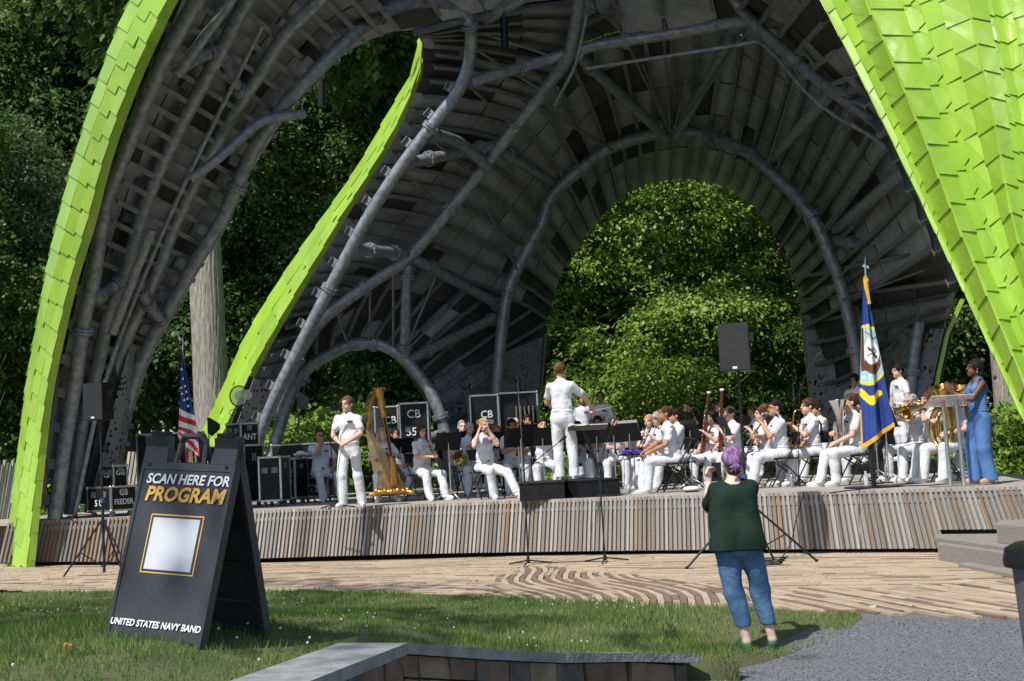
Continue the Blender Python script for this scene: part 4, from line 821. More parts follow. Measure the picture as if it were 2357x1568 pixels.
# --- flight cases
m_case = mat('case_laminate', (0.007, 0.007, 0.008), 0.5, 0, (0.012, 0.012, 0.013), 9, bump=0.06, bscale=150, spec=0.25)
def case(label, loc, yaw, size, texts=(), wheels=False, shelf=None, name='flight_case', group='flight cases'):
    o = thing(name, label, 'flight case', loc, math.radians(yaw), group); w, d, h = size; z0 = .11 if wheels else 0; B = MB().box((0, 0, z0 + h / 2), (w, d, h)).build('body', m_case, o)
    t = MB(); e_ = .011
    for sx in (-1, 1):
        for sy in (-1, 1): t.box((sx * (w / 2 - .008), sy * (d / 2 - .008), z0 + h / 2), (.032, .032, h + .006))
    for sz in (0, 1):
        for s in (-1, 1): t.box((0, s * (d / 2 - .008), z0 + sz * h), (w + .010, .032, .032)); t.box((s * (w / 2 - .008), 0, z0 + sz * h), (.032, d + .010, .032))
    t.build('edge_trim', M_['alu'], B)
    c = MB()
    for sx in (-1, 1):
        for sy in (-1, 1):
            for sz in (0, 1): c.ell((sx * (w / 2 - .006), sy * (d / 2 - .006), z0 + sz * h), (.032, .032, .032), None, 8, 6)
    c.build('ball_corner', M_['alu'], B, sm=True)
    for c_, s_ in (((-w * .22, -d / 2 - .004, z0 + h * .70), (.11, .012, .10)), ((w * .22, -d / 2 - .004, z0 + h * .70), (.11, .012, .10)), ((w / 2 + .004, 0, z0 + h * .8), (.012, .11, .09))): MB().box(c_, s_).build('latch', M_['fin'], B)
    if wheels:
        for sx in (-1, 1):
            for sy in (-1, 1):
                k = MB(); k.cyl((sx * (w / 2 - .08) - .018, sy * (d / 2 - .08), .048), (sx * (w / 2 - .08) + .018, sy * (d / 2 - .08), .048), .047, 12); k.box((sx * (w / 2 - .08), sy * (d / 2 - .08), .10), (.07, .07, .02)); k.build('caster', M_['fin'], o)
    for face, txt, sz, x, z in texts:
        if face == 'f': text_on('stencil', txt, sz, B, (x, -d / 2 - .004, z0 + z), (1, 0, 0), (0, 0, 1), M_['white_paint'], .002, 0, .95)
        else: text_on('stencil', txt, sz, B, (w / 2 + .004, x, z0 + z), (0, 1, 0), (0, 0, 1), M_['white_paint'], .002, 0, .95)
    return o
def fl(x, D, z=HS): return fx(x, 1100, D, z)
case('black flight case on casters stencilled CB FEEDER at the left stage edge', fl(256, 24.9), -35, (.62, .55, .40), [('f', '5 U', .15, .0, .13), ('r', 'CB', .15, 0, .30), ('r', 'FEEDER', .13, 0, .14)], True)
p = fl(262, 25.0, HS + .51); case('small black case stencilled OIS standing on the feeder case', p, -35, (.34, .3, .36), [('r', 'OIS', .13, 0, .24), ('f', 'CB', .12, 0, .2)])
case('long black flight case behind the striped flag', fl(395, 27), 0, (1.1, .7, 1.32), [('f', 'CB', .2, .33, 1.05)], True)
case('wide black flight case behind the sandwich board', fl(545, 26.8), -25, (.8, .6, 1.02), [('f', 'L', .22, .2, .8), ('r', 'H', .2, 0, .8)], True)
case('small black case stencilled 531 ANT on top of a stack', fl(562, 26.6, HS + 1.135), -42, (.42, .42, .40), [('f', '531', .16, 0, .17), ('r', 'ANT', .16, 0, .15)])
case('low open black equipment rack on casters beside the sandwich board', fl(632, 26.2), -10, (.42, .5, .78), (), True, name='equipment_rack')
case('black flight case lying in front of the shrubs with raised lid', fl(715, 30.5), -6, (1.5, .6, 1.05), [], True)
case('black flight case stencilled with a 73 beside the seated officer', fl(672, 27.5), -20, (.42, .5, .74), [('f', '73', .19, 0, .60), ('f', 'C BAND', .075, 0, .42), ('f', 'TON DC', .075, 0, .30), ('f', 'YS', .17, 0, .13)], True)
case('black flight case stencilled 585 behind the seated officer', fl(727, 27.9), -8, (.6, .5, .74), [('f', 'C', .17, -.2, .62), ('f', '585', .17, -.08, .40), ('f', 'OTS', .19, -.05, .15)], True)
case('tall black flight case stencilled CB 558 behind the clarinet player', fl(961, 30.2), 0, (.60, .6, 1.78), [('f', 'CB', .24, 0, 1.55), ('f', '558', .24, 0, 1.18), ('f', '408', .24, 0, .80)], True)
case('tall black flight case stencilled CB beside the harp column', fl(898, 30.4), 0, (.50, .6, 1.74), [('f', 'CB', .22, .08, 1.45)], True)
case('tall black flight case with stacked panels near the rear arch', fl(1203, 31.6), -3, (.85, .7, 1.95), [('f', 'CB', .2, -.12, 1.3)], True)
case('tall black flight case stencilled CB at the left of the panel case', fl(1120, 31.4), 5, (.62, .6, 1.92), [('f', 'CB', .22, .05, 1.5), ('f', 'OH', .2, .05, 1.0)], True)
pn = thing('riser_panels', 'row of upright grey panels stored beside the tall flight case', 'panels', fl(1225, 31.1))
for i in range(6): MB().box((-.27 + i * .09, 0, .9), (.03, .4, 1.7)).build('panel', mat('stored_board', (.16, .16, .14), .7, var=.2), pn)
# --- loudspeakers
m_gr = mat('speaker_grille', (0.006, 0.006, 0.007), 0.5, 0.2, (0.018, 0.018, 0.019), 220, 0, contrast=(.45, .6), bump=.4, bscale=220)
def loudspeaker(label, p, yaw, s, glab):
    o = thing('loudspeaker', label, 'loudspeaker', p, math.radians(yaw), 'loudspeakers on tripods'); w, d, h = .40 * s, .36 * s, .63 * s
    MB().prism([Vector((-w / 2, -d / 2, 0)), Vector((w / 2, -d / 2, 0)), Vector((w * .36, d / 2, 0)), Vector((-w * .36, d / 2, 0))], (0, 0, h)).build('cabinet', M_['black'], o)
    MB().box((0, -d / 2 - .006, h / 2), (w * .97, .012, h * .97)).build('grille', m_gr, o); MB().box((0, -d / 2 - .015, h * .07), (.06, .006, .03)).build('badge', M_['white_paint'], o)
    MB().box((w * .40 + .028, .02, h * .72), (.02, .11, .10), Matrix.Rotation(-.3, 3, 'Z')).build('handle', M_['blackm'], o); return o
def tripod(label, p, top, spread, hub, yaws, group='loudspeaker tripods'):
    o = thing('speaker_stand', label, 'speaker stand', p, 0, group); MB().cyl((0, 0, .06), (0, 0, hub + .35), .022, 10).build('lower_pole', M_['blackm'], o, sm='auto'); MB().cyl((0, 0, hub + .3), (0, 0, top), .0175, 10).build('upper_pole', M_['blackm'], o, sm='auto')
    MB().cyl((0, 0, hub + .30), (0, 0, hub + .37), .034, 10).build('collar', mat('collar_blue', (.03, .08, .25), .5), o); MB().cyl((0, 0, hub - .04), (0, 0, hub + .04), .04, 10).build('hub', M_['blackm'], o)
    for a in yaws:
        c, s = math.cos(math.radians(a)), math.sin(math.radians(a)); l = MB().cyl((.04 * c, .04 * s, hub), (spread * c, spread * s, .015), .0155, 8).build('leg', M_['blackm'], o, sm='auto'); MB().ell((spread * c, spread * s, .02), (.024, .024, .02)).build('rubber_foot', M_['black'], l)
        MB().cyl((.02 * c, .02 * s, .15), (spread * .55 * c, spread * .55 * s, hub * .45 + .01), .009, 6).build('brace', M_['blackm'], o)
    return o
pl = fx(240, 1310, 22.4, plaza_z(-6.2, 22.4)); zt = at(218, 968, 22.4).z - pl.z
tripod('black tripod stand left of the sandwich board in front of the slats', pl, zt, .62, .83, (200, 325, 80)); loudspeaker('black loudspeaker on the left tripod before the steel tubes', pl + Vector((0, 0, zt)), -22, .92, '')
pr_ = fx(1727, 1300, 18.7, 0); zt = at(1705, 855, 18.7).z
tripod('black tripod stand behind the woman in the green top', pr_, zt, .85, .80, (-3, 190, 60)); loudspeaker('black loudspeaker on the tall tripod before the rear arch', pr_ + Vector((0, 0, zt)), -20, 1.0, '')
# --- flags
def flag_mesh(edge, D, nu, nv, fold, pat, mats, parent, name='flag_cloth'):
    """edge: rows (left x, right x, yl, yr) in photo pixels from top to hem"""
    E = smooth([tuple(map(float, r)) for r in edge], nv + 1); v = []; f = []; mi = []
    for j in range(nv + 1):
        xl, xr, yl, yr = E[j]; t = j / nv
        for i in range(nu + 1):
            u = i / nu; p = at(xl + (xr - xl) * u, yl + (yr - yl) * u, D); wdt = (xr - xl) * D / FPX
            p.y += fold * min(1, wdt / .2) * (math.sin(u * 9.4 + t * 1.3) * (.5 + .5 * t) + .4 * math.sin(u * 19 + 2 * t)); v.append(tuple(p))
    for j in range(nv):
        for i in range(nu): q = j * (nu + 1) + i; f.append((q, q + 1, q + nu + 2, q + nu + 1)); mi.append(pat((i + .5) / nu, (j + .5) / nv))
    off = wloc(parent); v = [(a - off.x, b - off.y, c - off.z) for a, b, c in v]
    me = npmesh(name, v, f, mats, True, mi); o = put(name, me, parent); md = o.modifiers.new('thickness', 'SOLIDIFY'); md.thickness = .004; return o
NAVY = mat('flag_blue', (0.012, 0.035, 0.19), .55, 0, (0.016, 0.05, 0.25), 4); FR = mat('gold_fringe', (0.75, 0.42, 0.03), .7, 0, (.55, .28, .02), 80); FY = mat('flag_yellow', (0.80, 0.60, 0.02), .6); FSKY = mat('flag_sky', (0.36, 0.52, 0.55), .6, 0, (.30, .46, .50), 6); FWH = mat('flag_white', (0.72, 0.74, 0.76), .65); FBR = mat('flag_brown', (0.16, 0.045, 0.03), .65, 0, (.09, .025, .018), 40); FGR = mat('flag_grey', (0.16, 0.17, 0.18), .6); FRED = mat('flag_red', (0.50, 0.018, 0.03), .6); FSEA = mat('flag_sea', (0.22, 0.46, 0.62), .6, 0, (.5, .66, .72), 20)
NE = [(1988, 1995, 655, 657), (1985, 2001, 690, 692), (1984, 2007, 720, 722), (1983, 2014, 760, 762), (1983, 2022, 800, 800), (1982, 2031, 845, 843), (1981, 2040, 900, 893), (1982, 2048, 960, 935), (1984, 2054, 1005, 958), (1985, 2059, 1038, 982)]
def npat(u, v):
    X = u; Y = v
    top, bot = .265 + .03 * abs(u - .45), .615 - .05 * u + .04 * math.sin(u * 3.1)
    if Y > .965: return 1
    if u < .05 and Y > .78: return 1
    if top - .012 < Y < top + .006 or bot - .006 < Y < bot + .014: return 2
    if top < Y < bot:
        if u < .17 and Y < .52: return 5 if u > .03 else 3
        if .33 - .02 * math.sin(u * 6) - .01 < Y < .33 - .02 * math.sin(u * 6) and u > .25: return 8 if u < .75 else 0
        if ((u - .55) / .40) ** 2 + ((Y - .43) / .085) ** 2 < 1:
            if abs((Y - .43) - (u - .55) * .13) < .012 and .35 < u < .85: return 5
            if abs(((u - .72) / .14) ** 2 + ((Y - .425) / .022) ** 2 - .7) < .35: return 6
            if abs((Y - .445) + (u - .5) * .08) < .005 and .3 < u < .7: return 6
            return 4
        w = .505 + .05 * (1 - ((u - .35) / .55) ** 2) - .02 * math.sin(u * 7)
        if w - .045 < Y < w + .022 and .05 < u < .97: return 5
        return 7 if Y > .55 and u < .55 else 3
    if .66 < Y < .80:
        c = .70 + .035 * math.sin((u - .05) * 6.2 - .6) + .02 * u
        if abs(Y - c) < (.028 if u < .55 else .024) and u < .74: return 2
        if ((u - .74) / .09) ** 2 + ((Y - .705) / .020) ** 2 < 1: return 2
    return 0
fb = fx(2012, 1120, 20.5, HS); nf = thing('service_flag', 'draped dark blue flag with eagle emblem and gold fringe on a stand', 'flag', fb)
flag_mesh(NE, 20.45, 56, 150, .05, npat, [NAVY, FR, FY, FSKY, FWH, FBR, FGR, FSEA, FRED], nf)
MB().tube([fb + Vector((0, 0, .02)), at(1994, 655, 20.5), at(1993, 640, 20.5)], [.028, .016, .014], 10).build('pole', mat('flag_pole_brown', (.03, .018, .012), .4), nf, world=True)
pt_ = at(1993, 640, 20.5); MB().tube([fb + Vector((0, 0, .03)), fb + Vector((-.01, 0, .62))], .038, 10).build('pole_sleeve', M_['blackm'], nf, world=True)
fi = MB(); fi.tube([pt_, at(1992, 612, 20.5), at(1991.5, 590, 20.5)], [.018, .014, .003], 8); fi.prism([at(1984, 613, 20.5), at(1988, 608, 20.5), at(1999, 612, 20.5), at(2001, 618, 20.5), at(1992, 617, 20.5)], (0, .012, 0)); fi.build('spear_finial', M_['chrome'], nf, world=True)
ts = MB(); ts.tube([at(1991, 640, 20.42), at(1994, 660, 20.40), at(2000, 690, 20.38), at(2001, 700, 20.38)], [.03, .035, .022, .028], 6); ts.tube([at(1990, 636, 20.4), at(1996, 645, 20.4), at(1992, 655, 20.4)], .028, 6); ts.build('gold_tassel', FR, nf, world=True)
bs = MB(); bs.cyl(fb + Vector((0, 0, .004)), fb + Vector((0, 0, .022)), .42, 28); bs.build('base_plate', M_['blackm'], nf, world=True)
US = [(417, 419, 808, 808), (415, 427, 850, 850), (413, 436, 900, 898), (411, 444, 945, 940), (409, 452, 985, 978), (408, 459, 1000, 1035), (408, 460, 1012, 1052)]
def uspat(u, v):
    if v < .56 + .10 * u: return 0
    w = (v - .56 - .10 * u) / .40; return 1 if int(w * 7) % 2 == 1 else 2
ub = fl(450, 24.9); uf = thing('national_flag', 'draped stars and stripes flag behind the sandwich board', 'flag', ub)
flag_mesh(US, 24.8, 40, 120, .05, uspat, [NAVY, FRED, FWH], uf)
st = MB()
for x, y in ((421, 872), (426, 889), (417, 893), (429, 902), (419, 907), (424, 921), (432, 918), (418, 850), (433, 935)):
    c = at(x, y, 24.66); P = []
    for k in range(10): r = .032 if k % 2 == 0 else .013; a = math.pi / 2 + k * math.pi / 5; P.append(c + Vector((r * math.cos(a) * .8, 0, r * math.sin(a))))
    st.prism(P, (0, .004, 0))
st.build('stars', FWH, uf, world=True)
lo_ = flag_mesh([(413, 446, 1012, 1050), (412, 444, 1060, 1062), (411, 442, 1110, 1108)], 24.95, 20, 30, .04, lambda u, v: 1 if int(u * 6) % 2 else 2, [NAVY, FRED, FWH], uf, 'lower_fold')
MB().tube([ub, at(420, 806, 24.9), at(420, 800, 24.9)], [.02, .014, .012], 8).build('pole', FR, uf, world=True); MB().tube([at(420, 806, 24.9), at(421, 790, 24.9), at(421, 770, 24.9)], [.02, .012, .002], 8).build('spear_finial', M_['chrome'], uf, world=True); MB().cyl(ub, ub + Vector((0, 0, .1)), .16, 16, r2=.06).build('base', M_['blackm'], uf, world=True)
# --- podium, lectern
pd = thing('conductor_podium', 'black two-piece conductor podium at the stage front', 'podium', fl(1297, 22.9))
for dx, dy, yw in ((-.36, -.02, 0), (.36, .09, 17)):
    Mx = Matrix.Rotation(math.radians(yw), 3, 'Z'); b_ = MB(); b_.box((dx, dy, .13), (.70, 1.15, .26), Mx); b = b_.build('platform', M_['black'], pd)
    MB().box((dx, dy, .27), (.73, 1.19, .018), Mx).build('carpet_top', mat('podium_carpet', (.02, .02, .021), .9, bump=.5, bscale=200), pd)
m_ac = mat('acrylic', (0.75, 0.78, 0.78), .08, 0, alpha=.35)
lb = fl(2199, 19.3); lc = thing('lectern', 'acrylic topped lectern on two silver posts before the woman in blue', 'lectern', lb)
MB().box((0, 0, .01), (.62, .36, .018)).build('base_plate', M_['alu'], lc)
for x in (-.09, .09): MB().tube([(x + .02, 0, .02), (x - .0, 0, 1.0), (x - .01, -.02, 1.16)], .028, 12).build('post', M_['alu'], lc, sm='auto')
Mx = Matrix.Rotation(math.radians(-20), 3, 'X') @ Matrix.Rotation(math.radians(0), 3, 'Z'); MB().box((0.0, .03, 1.15), (.58, .40, .012), Mx).build('reading_desk', m_ac, lc)
MB().box((-.12, -.06, 1.13), (.11, .012, .015)).build('pen', mat('pink_pen', (.6, .05, .25), .4), lc)
# --- microphone stands
def micstand(label, base, pts, boom=None, r=.011, tri=.28, mic=True, name='microphone_stand'):
    o = thing(name, label, 'mic stand', base, 0, 'microphone stands'); MB().tube([base + Vector((0, 0, .05))] + [Vector(p) for p in pts], r, 8).build('pole', M_['blackm'], o, sm=True, world=True)
    for k in range(3): a = k * 2.094 + .35; MB().tube([(0, 0, .07), (tri * math.cos(a), tri * math.sin(a), .015)], .011, 6).build('leg', M_['blackm'], o)
    MB().cyl((0, 0, .03), (0, 0, .13), .03, 10, r2=.018).build('hub', M_['blackm'], o)
    if boom: MB().tube([Vector(p) for p in boom], .007, 6).build('boom', M_['blackm'], o, world=True)
    e_ = Vector((boom or pts)[-1]); pv = Vector((boom or [base] + list(pts))[-2]); d = (e_ - pv).normalized()
    if mic: MB().cyl(e_ - d * .02, e_ + d * .14, .013, 8, r2=.024).build('microphone', M_['black'], o, sm='auto', world=True)
    return o
b1 = fx(1216, 1296, 20.5, 0); micstand('tall black microphone stand on the plaza left of the podium', b1, [at(1207, 1090, 20.5), at(1190, 862, 20.6)], [at(1203, 1085, 20.5), at(1290, 1015, 21.2)], .011, .36)
b2 = fx(1393, 1296, 20.3, 0); micstand('black microphone stand on the plaza right of the podium', b2, [at(1380, 1090, 20.3), at(1377, 1065, 20.4)], [at(1372, 1090, 20.4), at(1412, 975, 20.9)], .012, .36)
b3 = fl(768, 23.0); micstand('black microphone stand before the standing speaker', b3, [at(760, 1000, 23), at(764, 965, 23), at(776, 946, 22.95)], None, .011, .33)
for lab, x, D, P in (('thin tall hooked microphone stand behind the conductor', 1358, 27, [(1360, 960), (1374, 832), (1379, 826), (1387, 832)]), ('thin tall hooked microphone stand left of the tall loudspeaker', 1570, 26, [(1578, 960), (1600, 850), (1607, 812), (1616, 808)]), ('thin curved microphone stand beside the saxophone player', 1838, 22.6, [(1838, 1000), (1840, 900), (1852, 868), (1880, 820), (1892, 808), (1902, 806)])):
    micstand(lab, fl(x, D), [at(a, b, D) for a, b in P], None, .007, .25, False)
# --- wireless antennas
an = thing('helical_antenna', 'round wire-guard helical antenna on a stand above the 531 case', 'antenna', fl(556, 26.5, HS + 1.54)); c = at(550, 912, 26.5)
ring = [c + Vector((math.cos(a) * .165, .02 * math.cos(a), math.sin(a) * .19)) for a in np.linspace(0, 2 * math.pi, 25)]; MB().tube(ring, .012, 6, caps=False).build('rim', M_['black'], an, world=True)
MB().tube([c, c + Vector((.20, -.20, .01))], .095, 16).build('radome', mat('clear_plastic', (.7, .75, .6), .15, alpha=.45), an, sm='auto', world=True); MB().ell(c, (.16, .006, .185), None, 20, 8).build('reflector', mat('clear_disc', (.6, .7, .45), .2, alpha=.35), an, world=True)
MB().tube([at(558, 962, 26.5), at(556, 930, 26.5)], .012, 6).build('post', M_['blackm'], an, world=True)
MB().tube([at(540 + 12 * math.cos(q), 950 + 8 * math.sin(q), 26.4) if True else 0 for q in np.linspace(0, 11, 30)], .006, 5).build('cable_loop', M_['black'], an, world=True)
for lab, x, D, top in (('black paddle antenna at the foot of the second green band', 488, 26.4, 985), ('black paddle antenna on a thin pole behind the seated officer', 694, 28.0, 925)):
    p0 = fl(x - 4, D); a_ = thing('paddle_antenna', lab, 'antenna', p0, 0, 'paddle antennas'); q = at(x - 8, top, D); sc = D / FPX
    MB().tube([p0, Vector((q.x, q.y, q.z))], .011, 6).build('pole', M_['blackm'], a_, world=True)
    MB().prism([q + Vector((-.02, 0, 22 * sc)), q + Vector((.02, 0, 24 * sc)), q + Vector((26 * sc, 0, 8 * sc)), q + Vector((26 * sc, 0, -4 * sc)), q + Vector((.06, 0, -20 * sc)), q + Vector((-.02, 0, -12 * sc))], (0, .02, 0)).build('paddle', M_['black'], a_, world=True)
    for k in range(3): MB().tube([(0, 0, .35), (.3 * math.cos(k * 2.1), .3 * math.sin(k * 2.1), .01)], .009, 5).build('leg', M_['blackm'], a_)
tw = MB(); rt = random.Random(2)
for k in range(16): tw.ell((rt.uniform(-.18, .18), rt.uniform(-.1, .1), rt.uniform(.02, .10)), (rt.uniform(.05, .1), .06, rt.uniform(.02, .05)), None, 8, 5)
tag(tw.build('crumpled_cloth', M_['white'], sm=True), 'crumpled white cloth on the flight case left of the seated officer', 'cloth').location = fl(706, 27.9, HS + .87)
# --- harp
hp0 = fl(900, 24.9); hpz = thing('pedal_harp', 'gilded concert pedal harp with pale wood soundboard', 'harp', hp0)
m_spr = mat('spruce_soundboard', (0.72, 0.46, 0.19), .4, 0, (0.60, 0.36, 0.13), 5, stretch=(6, 1, .5), coat=.3)
def hw(x, y, D=24.9): return at(x, y, D)
MB().tube([hw(908, 1116), hw(904, 1070), hw(901, 1050)], [.085, .06, .07], 14).build('column_base', M_['gold'], hpz, sm=True, world=True); MB().tube([hw(901, 1052), hw(884, 960)], .032, 12).build('column', mat('harp_column', (.015, .012, .01), .3, 0), hpz, sm='auto', world=True)
for k in (-1, 1): MB().tube([hw(901 + k * 3.2, 1052, 24.86), hw(884 + k * 3.2, 960, 24.86)], .006, 6).build('gilt_stripe', M_['gold'], hpz, world=True)
MB().tube([hw(884, 961), hw(882, 948), hw(880, 944), hw(878, 930), hw(876, 918), hw(874, 912), hw(873, 905), hw(872, 896)], [.05, .058, .045, .07, .055, .075, .08, .105], 16).build('capital', M_['gold'], hpz, sm=True, world=True)
cr2 = MB(); cc = hw(872, 896)
for k in range(12): a = k * .5236; cr2.ell(cc + Vector((math.cos(a) * .095, math.sin(a) * .095, .012)), (.022, .022, .022), None, 6, 5)
cr2.build('crown_beads', M_['gold'], hpz, sm=True, world=True)
sb = MB(); tpn, bt = hw(846, 990, 25.55), hw(902, 1128, 25.05)
n_ = 12; rows = []
for i in range(n_ + 1):
    t = i / n_; c = tpn.lerp(bt, t); ww = .035 + .225 * t ** .9; bulge = .06 * math.sin(math.pi * t) * 0; rows.append((c + Vector((-ww * 1.0, .02, .02)), c + Vector((0, -.05 * t, 0)), c + Vector((ww * .95, .06, .02))))
for i in range(n_):
    for k in (0, 1): sb.slab([rows[i][k], rows[i][k + 1], rows[i + 1][k + 1], rows[i + 1][k]], (0, -1, .3), -.008, .004)
sb.build('soundboard', m_spr, hpz, world=True)
sbx = MB(); sbx.tube([tpn + Vector((0, .14, .03)), tpn.lerp(bt, .5) + Vector((0, .30, .05)), bt + Vector((0, .40, .10))], [.06, .16, .25], 14); sbx.build('soundbox', mat('harp_wood', (.30, .15, .05), .35, 0, (.2, .09, .03), 6), hpz, sm=True, world=True)
MB().tube([tpn, bt + Vector((0, -.04, 0))], [.012, .02], 6).build('string_rib', mat('rib_wood', (.7, .5, .25), .4), hpz, world=True)
NK = [(846, 988, 25.5), (850, 962, 25.45), (852, 938, 25.35), (857, 918, 25.2), (864, 906, 25.05), (872, 905, 24.92)]; nk = spts(NK, 24); MB().tube(nk, [.035] * 24, 8).build('neck', M_['gold'], hpz, sm=True, world=True)
pins = MB(); strg = MB()
for i in range(2, 24):
    p = Vector(nk[i]); pins.cyl(p, p + Vector((-.085, 0, .03)), .006, 5); tb_ = i / 25; q = tpn.lerp(bt, .06 + .9 * tb_) + Vector((0, -.03, 0)); strg.cyl(p, q, .0013, 4)
pins.build('tuning_pins', M_['brass'], hpz, world=True); strg.build('strings', mat('harp_string', (.5, .47, .4), .5), hpz, world=True)
fo = MB(); b0 = hw(903, 1131, 25.0)
for k in range(16): a = k * .3927; fo.ell(b0 + Vector((.29 * math.cos(a), .21 * math.sin(a), .015 * (k % 2))), (.05, .045, .045), None, 8, 6)
fo.ell(b0, (.32, .24, .07), None, 14, 6); 
for sx in (-1, 1): fo.tube([b0 + Vector((sx * .2, -.1, 0)), b0 + Vector((sx * .36, -.12, -.04)), b0 + Vector((sx * .40, -.14, -.03))], [.05, .045, .02], 8)
fo.build('pedal_base', M_['gold'], hpz, sm=True, world=True)
sc_ = MB()
for cx_, cy_, rr_ in ((877, 1118, .085), (925, 1112, .07), (875, 1090, .05), (868, 1060, .035)):
    c = at(cx_, cy_, 24.98); sc_.tube([c + Vector((rr_ * math.cos(q) * (1 - q / 14), -.0, rr_ * math.sin(q) * (1 - q / 14))) for q in np.linspace(0, 10, 28)], .006, 5)
sc_.build('painted_scroll', mat('scroll_brown', (.16, .07, .02), .5), hpz, world=True)
# --- bin, fence, cables, litter
tb = thing('trash_bin', 'grey wheeled rubbish bin with black lid at the right picture edge', 'bin', fx(2462, 1500, 8.0, -.11)); m_bin = mat('bin_plastic', (0.075, 0.085, 0.095), .45, 0, (.10, .11, .12), 3, bump=.1, bscale=80)
MB().tube([(0, 0, .02), (0, 0, .1), (0, 0, .88), (0, 0, .93)], [.20, .215, .265, .27], 20).build('body', m_bin, tb, sm='auto'); MB().tube([(0, 0, .93), (0, 0, .96), (0, 0, 1.03), (0, 0, 1.06)], [.31, .315, .30, .24], 20).build('lid', M_['black'], tb, sm='auto')
for a in (0, 180): MB().tube([(.22, .12 * (1 if a else -1), .05), (.22, .16 * (1 if a else -1), .05)], .06, 10).build('wheel', M_['black'], tb)
MB().bar((-.20, -.2, .55), (-.20, -.2, .65), .06, .02).build('grip_recess', M_['black'], tb)
fc = thing('slat_fence', 'leaning grey wooden slat fence at the left picture edge', 'fence', fx(0, 1270, 26.5, .1)); rf = random.Random(9)
for i in range(16):
    x = -28 + i * 6.2; a = at(x + 14, 1065 + rf.uniform(-6, 6), 26.5 + i * .03); b = at(x - 22, 1285, 26.5 + i * .03); MB().bar(a, b, .045, .03, (0, 1, 0)).build('slat', SLAT[1], fc, world=True)
for y in (1165, 1240): MB().bar(at(-60, y, 26.65), at(66, y - 4, 27.1), .06, .05).build('rail', SLAT[4], fc, world=True)
fc2 = thing('picket_fence', 'pale wooden picket fence behind the feeder case', 'fence', fl(320, 29, .0))
for i in range(9): MB().bar(at(298 + i * 9, 1040, 29), at(285 + i * 9, 1130, 29), .05, .03, (0, 1, 0)).build('picket', mat('pale_picket', (.42, .38, .30), .8, var=.15), fc2, world=True)
MB().bar(at(280, 1100, 29.1), at(380, 1096, 29.1), .06, .05).build('rail', SLAT[1], fc2, world=True)
def cable(label, pts, r=.008):
    tag(MB().tube(smooth(pts, 60), r, 5).build('cable', M_['black'], sm=True), label, 'cable', 'cables')
cable('black cable snaking across the deck between flag and lectern', [fl(1905, 18.95, HS + .012), fl(1960, 19.6, HS + .012), fl(2050, 20.2, HS + .012), fl(2140, 20.0, HS + .012), fl(2230, 20.6, HS + .012)])
cable('black cable curving on the deck behind the blue flag', [fl(2010, 21.6, HS + .012), fl(2100, 22.2, HS + .012), fl(2108, 21.4, HS + .012), fl(2040, 20.8, HS + .012), fl(1960, 20.6, HS + .012)])
cable('black cable hanging from the stage edge to the plaza by the right tripod', [fl(1848, 19.95, HS + .01), at(1846, 1150, 19.72), at(1832, 1200, 19.6), at(1818, 1255, 19.2), fx(1790, 1285, 18.9, .012), fx(1770, 1296, 18.6, .012)])
cable('coiled black cable heap on the plaza by the right tripod', [fx(1768, 1296, 18.4, .012) + Vector((.16 * math.cos(q) + .02 * q * .2, .10 * math.sin(q), .004 * q)) for q in np.linspace(0, 25, 60)])
cable('black cable heap on the deck at the left tubes', [fl(165 + 12 * math.cos(q), 24.7 + .25 * math.sin(q), HS + .012 + .004 * q) for q in np.linspace(0, 14, 40)] + [fl(300, 24.8, HS + .01)])
cable('thin cable on the plaza between the two microphone stands', [fx(1190, 1285, 20.9, .008), fx(1260, 1290, 20.7, .008), fx(1330, 1288, 20.6, .008), fx(1400, 1290, 20.4, .008)], .006)
lf = random.Random(4)
for k, (x, y, c, lab) in enumerate([(1938, 1478, (.45, .17, .04), 'orange dry leaf on the gravel by the lawn corner'), (2105, 1400, (.40, .24, .10), 'tan dry leaf on the gravel near the plaza edge'), (1955, 1455, (.16, .09, .04), 'brown curled leaf at the lawn corner'), (1990, 1478, (.3, .18, .08), 'small brown leaf right of the crumpled foil'), (1890, 1482, (.5, .5, .48), 'pale scrap of paper at the lawn edge'), (1965, 1477, (.55, .57, .6), 'crumpled silver foil on the gravel by the lawn corner'), (2010, 1402, (.35, .36, .38), 'small grey drain fitting on the gravel near the plaza'), (1705, 1553, (.5, .52, .55), 'flattened pale wrapper on the gravel beside the wall end')]):
    p = onz(x, y, -.085 if y > 1420 else -.02); s = .045 if 'leaf' in lab else .06; v = [Vector((p.x + s * math.cos(a) * lf.uniform(.6, 1.2), p.y + s * math.sin(a) * lf.uniform(.6, 1.2), p.z + lf.uniform(.004, .03))) for a in (0, 1, 2.1, 3.1, 4.2, 5.2)]
    tag(MB().prism(v, (0, 0, .004)).build('fallen_leaf' if 'leaf' in lab else 'litter_scrap', mat('litter_%d' % k, c, .7)), lab, 'leaf' if 'leaf' in lab else 'litter')
p = onz(243, 1518, .6); tag(MB().prism([Vector((p.x + .022 * math.cos(a), 7.1 + .022 * math.sin(a), lawn_z(p.x, 7.1) + .05 + .01 * math.sin(3 * a))) for a in np.linspace(0, 5.5, 7)], (0, 0, .004)).build('fallen_leaf', mat('litter_0', (.45, .17, .04))), 'orange dry leaf lying on the grass left of the sandwich board', 'leaf')
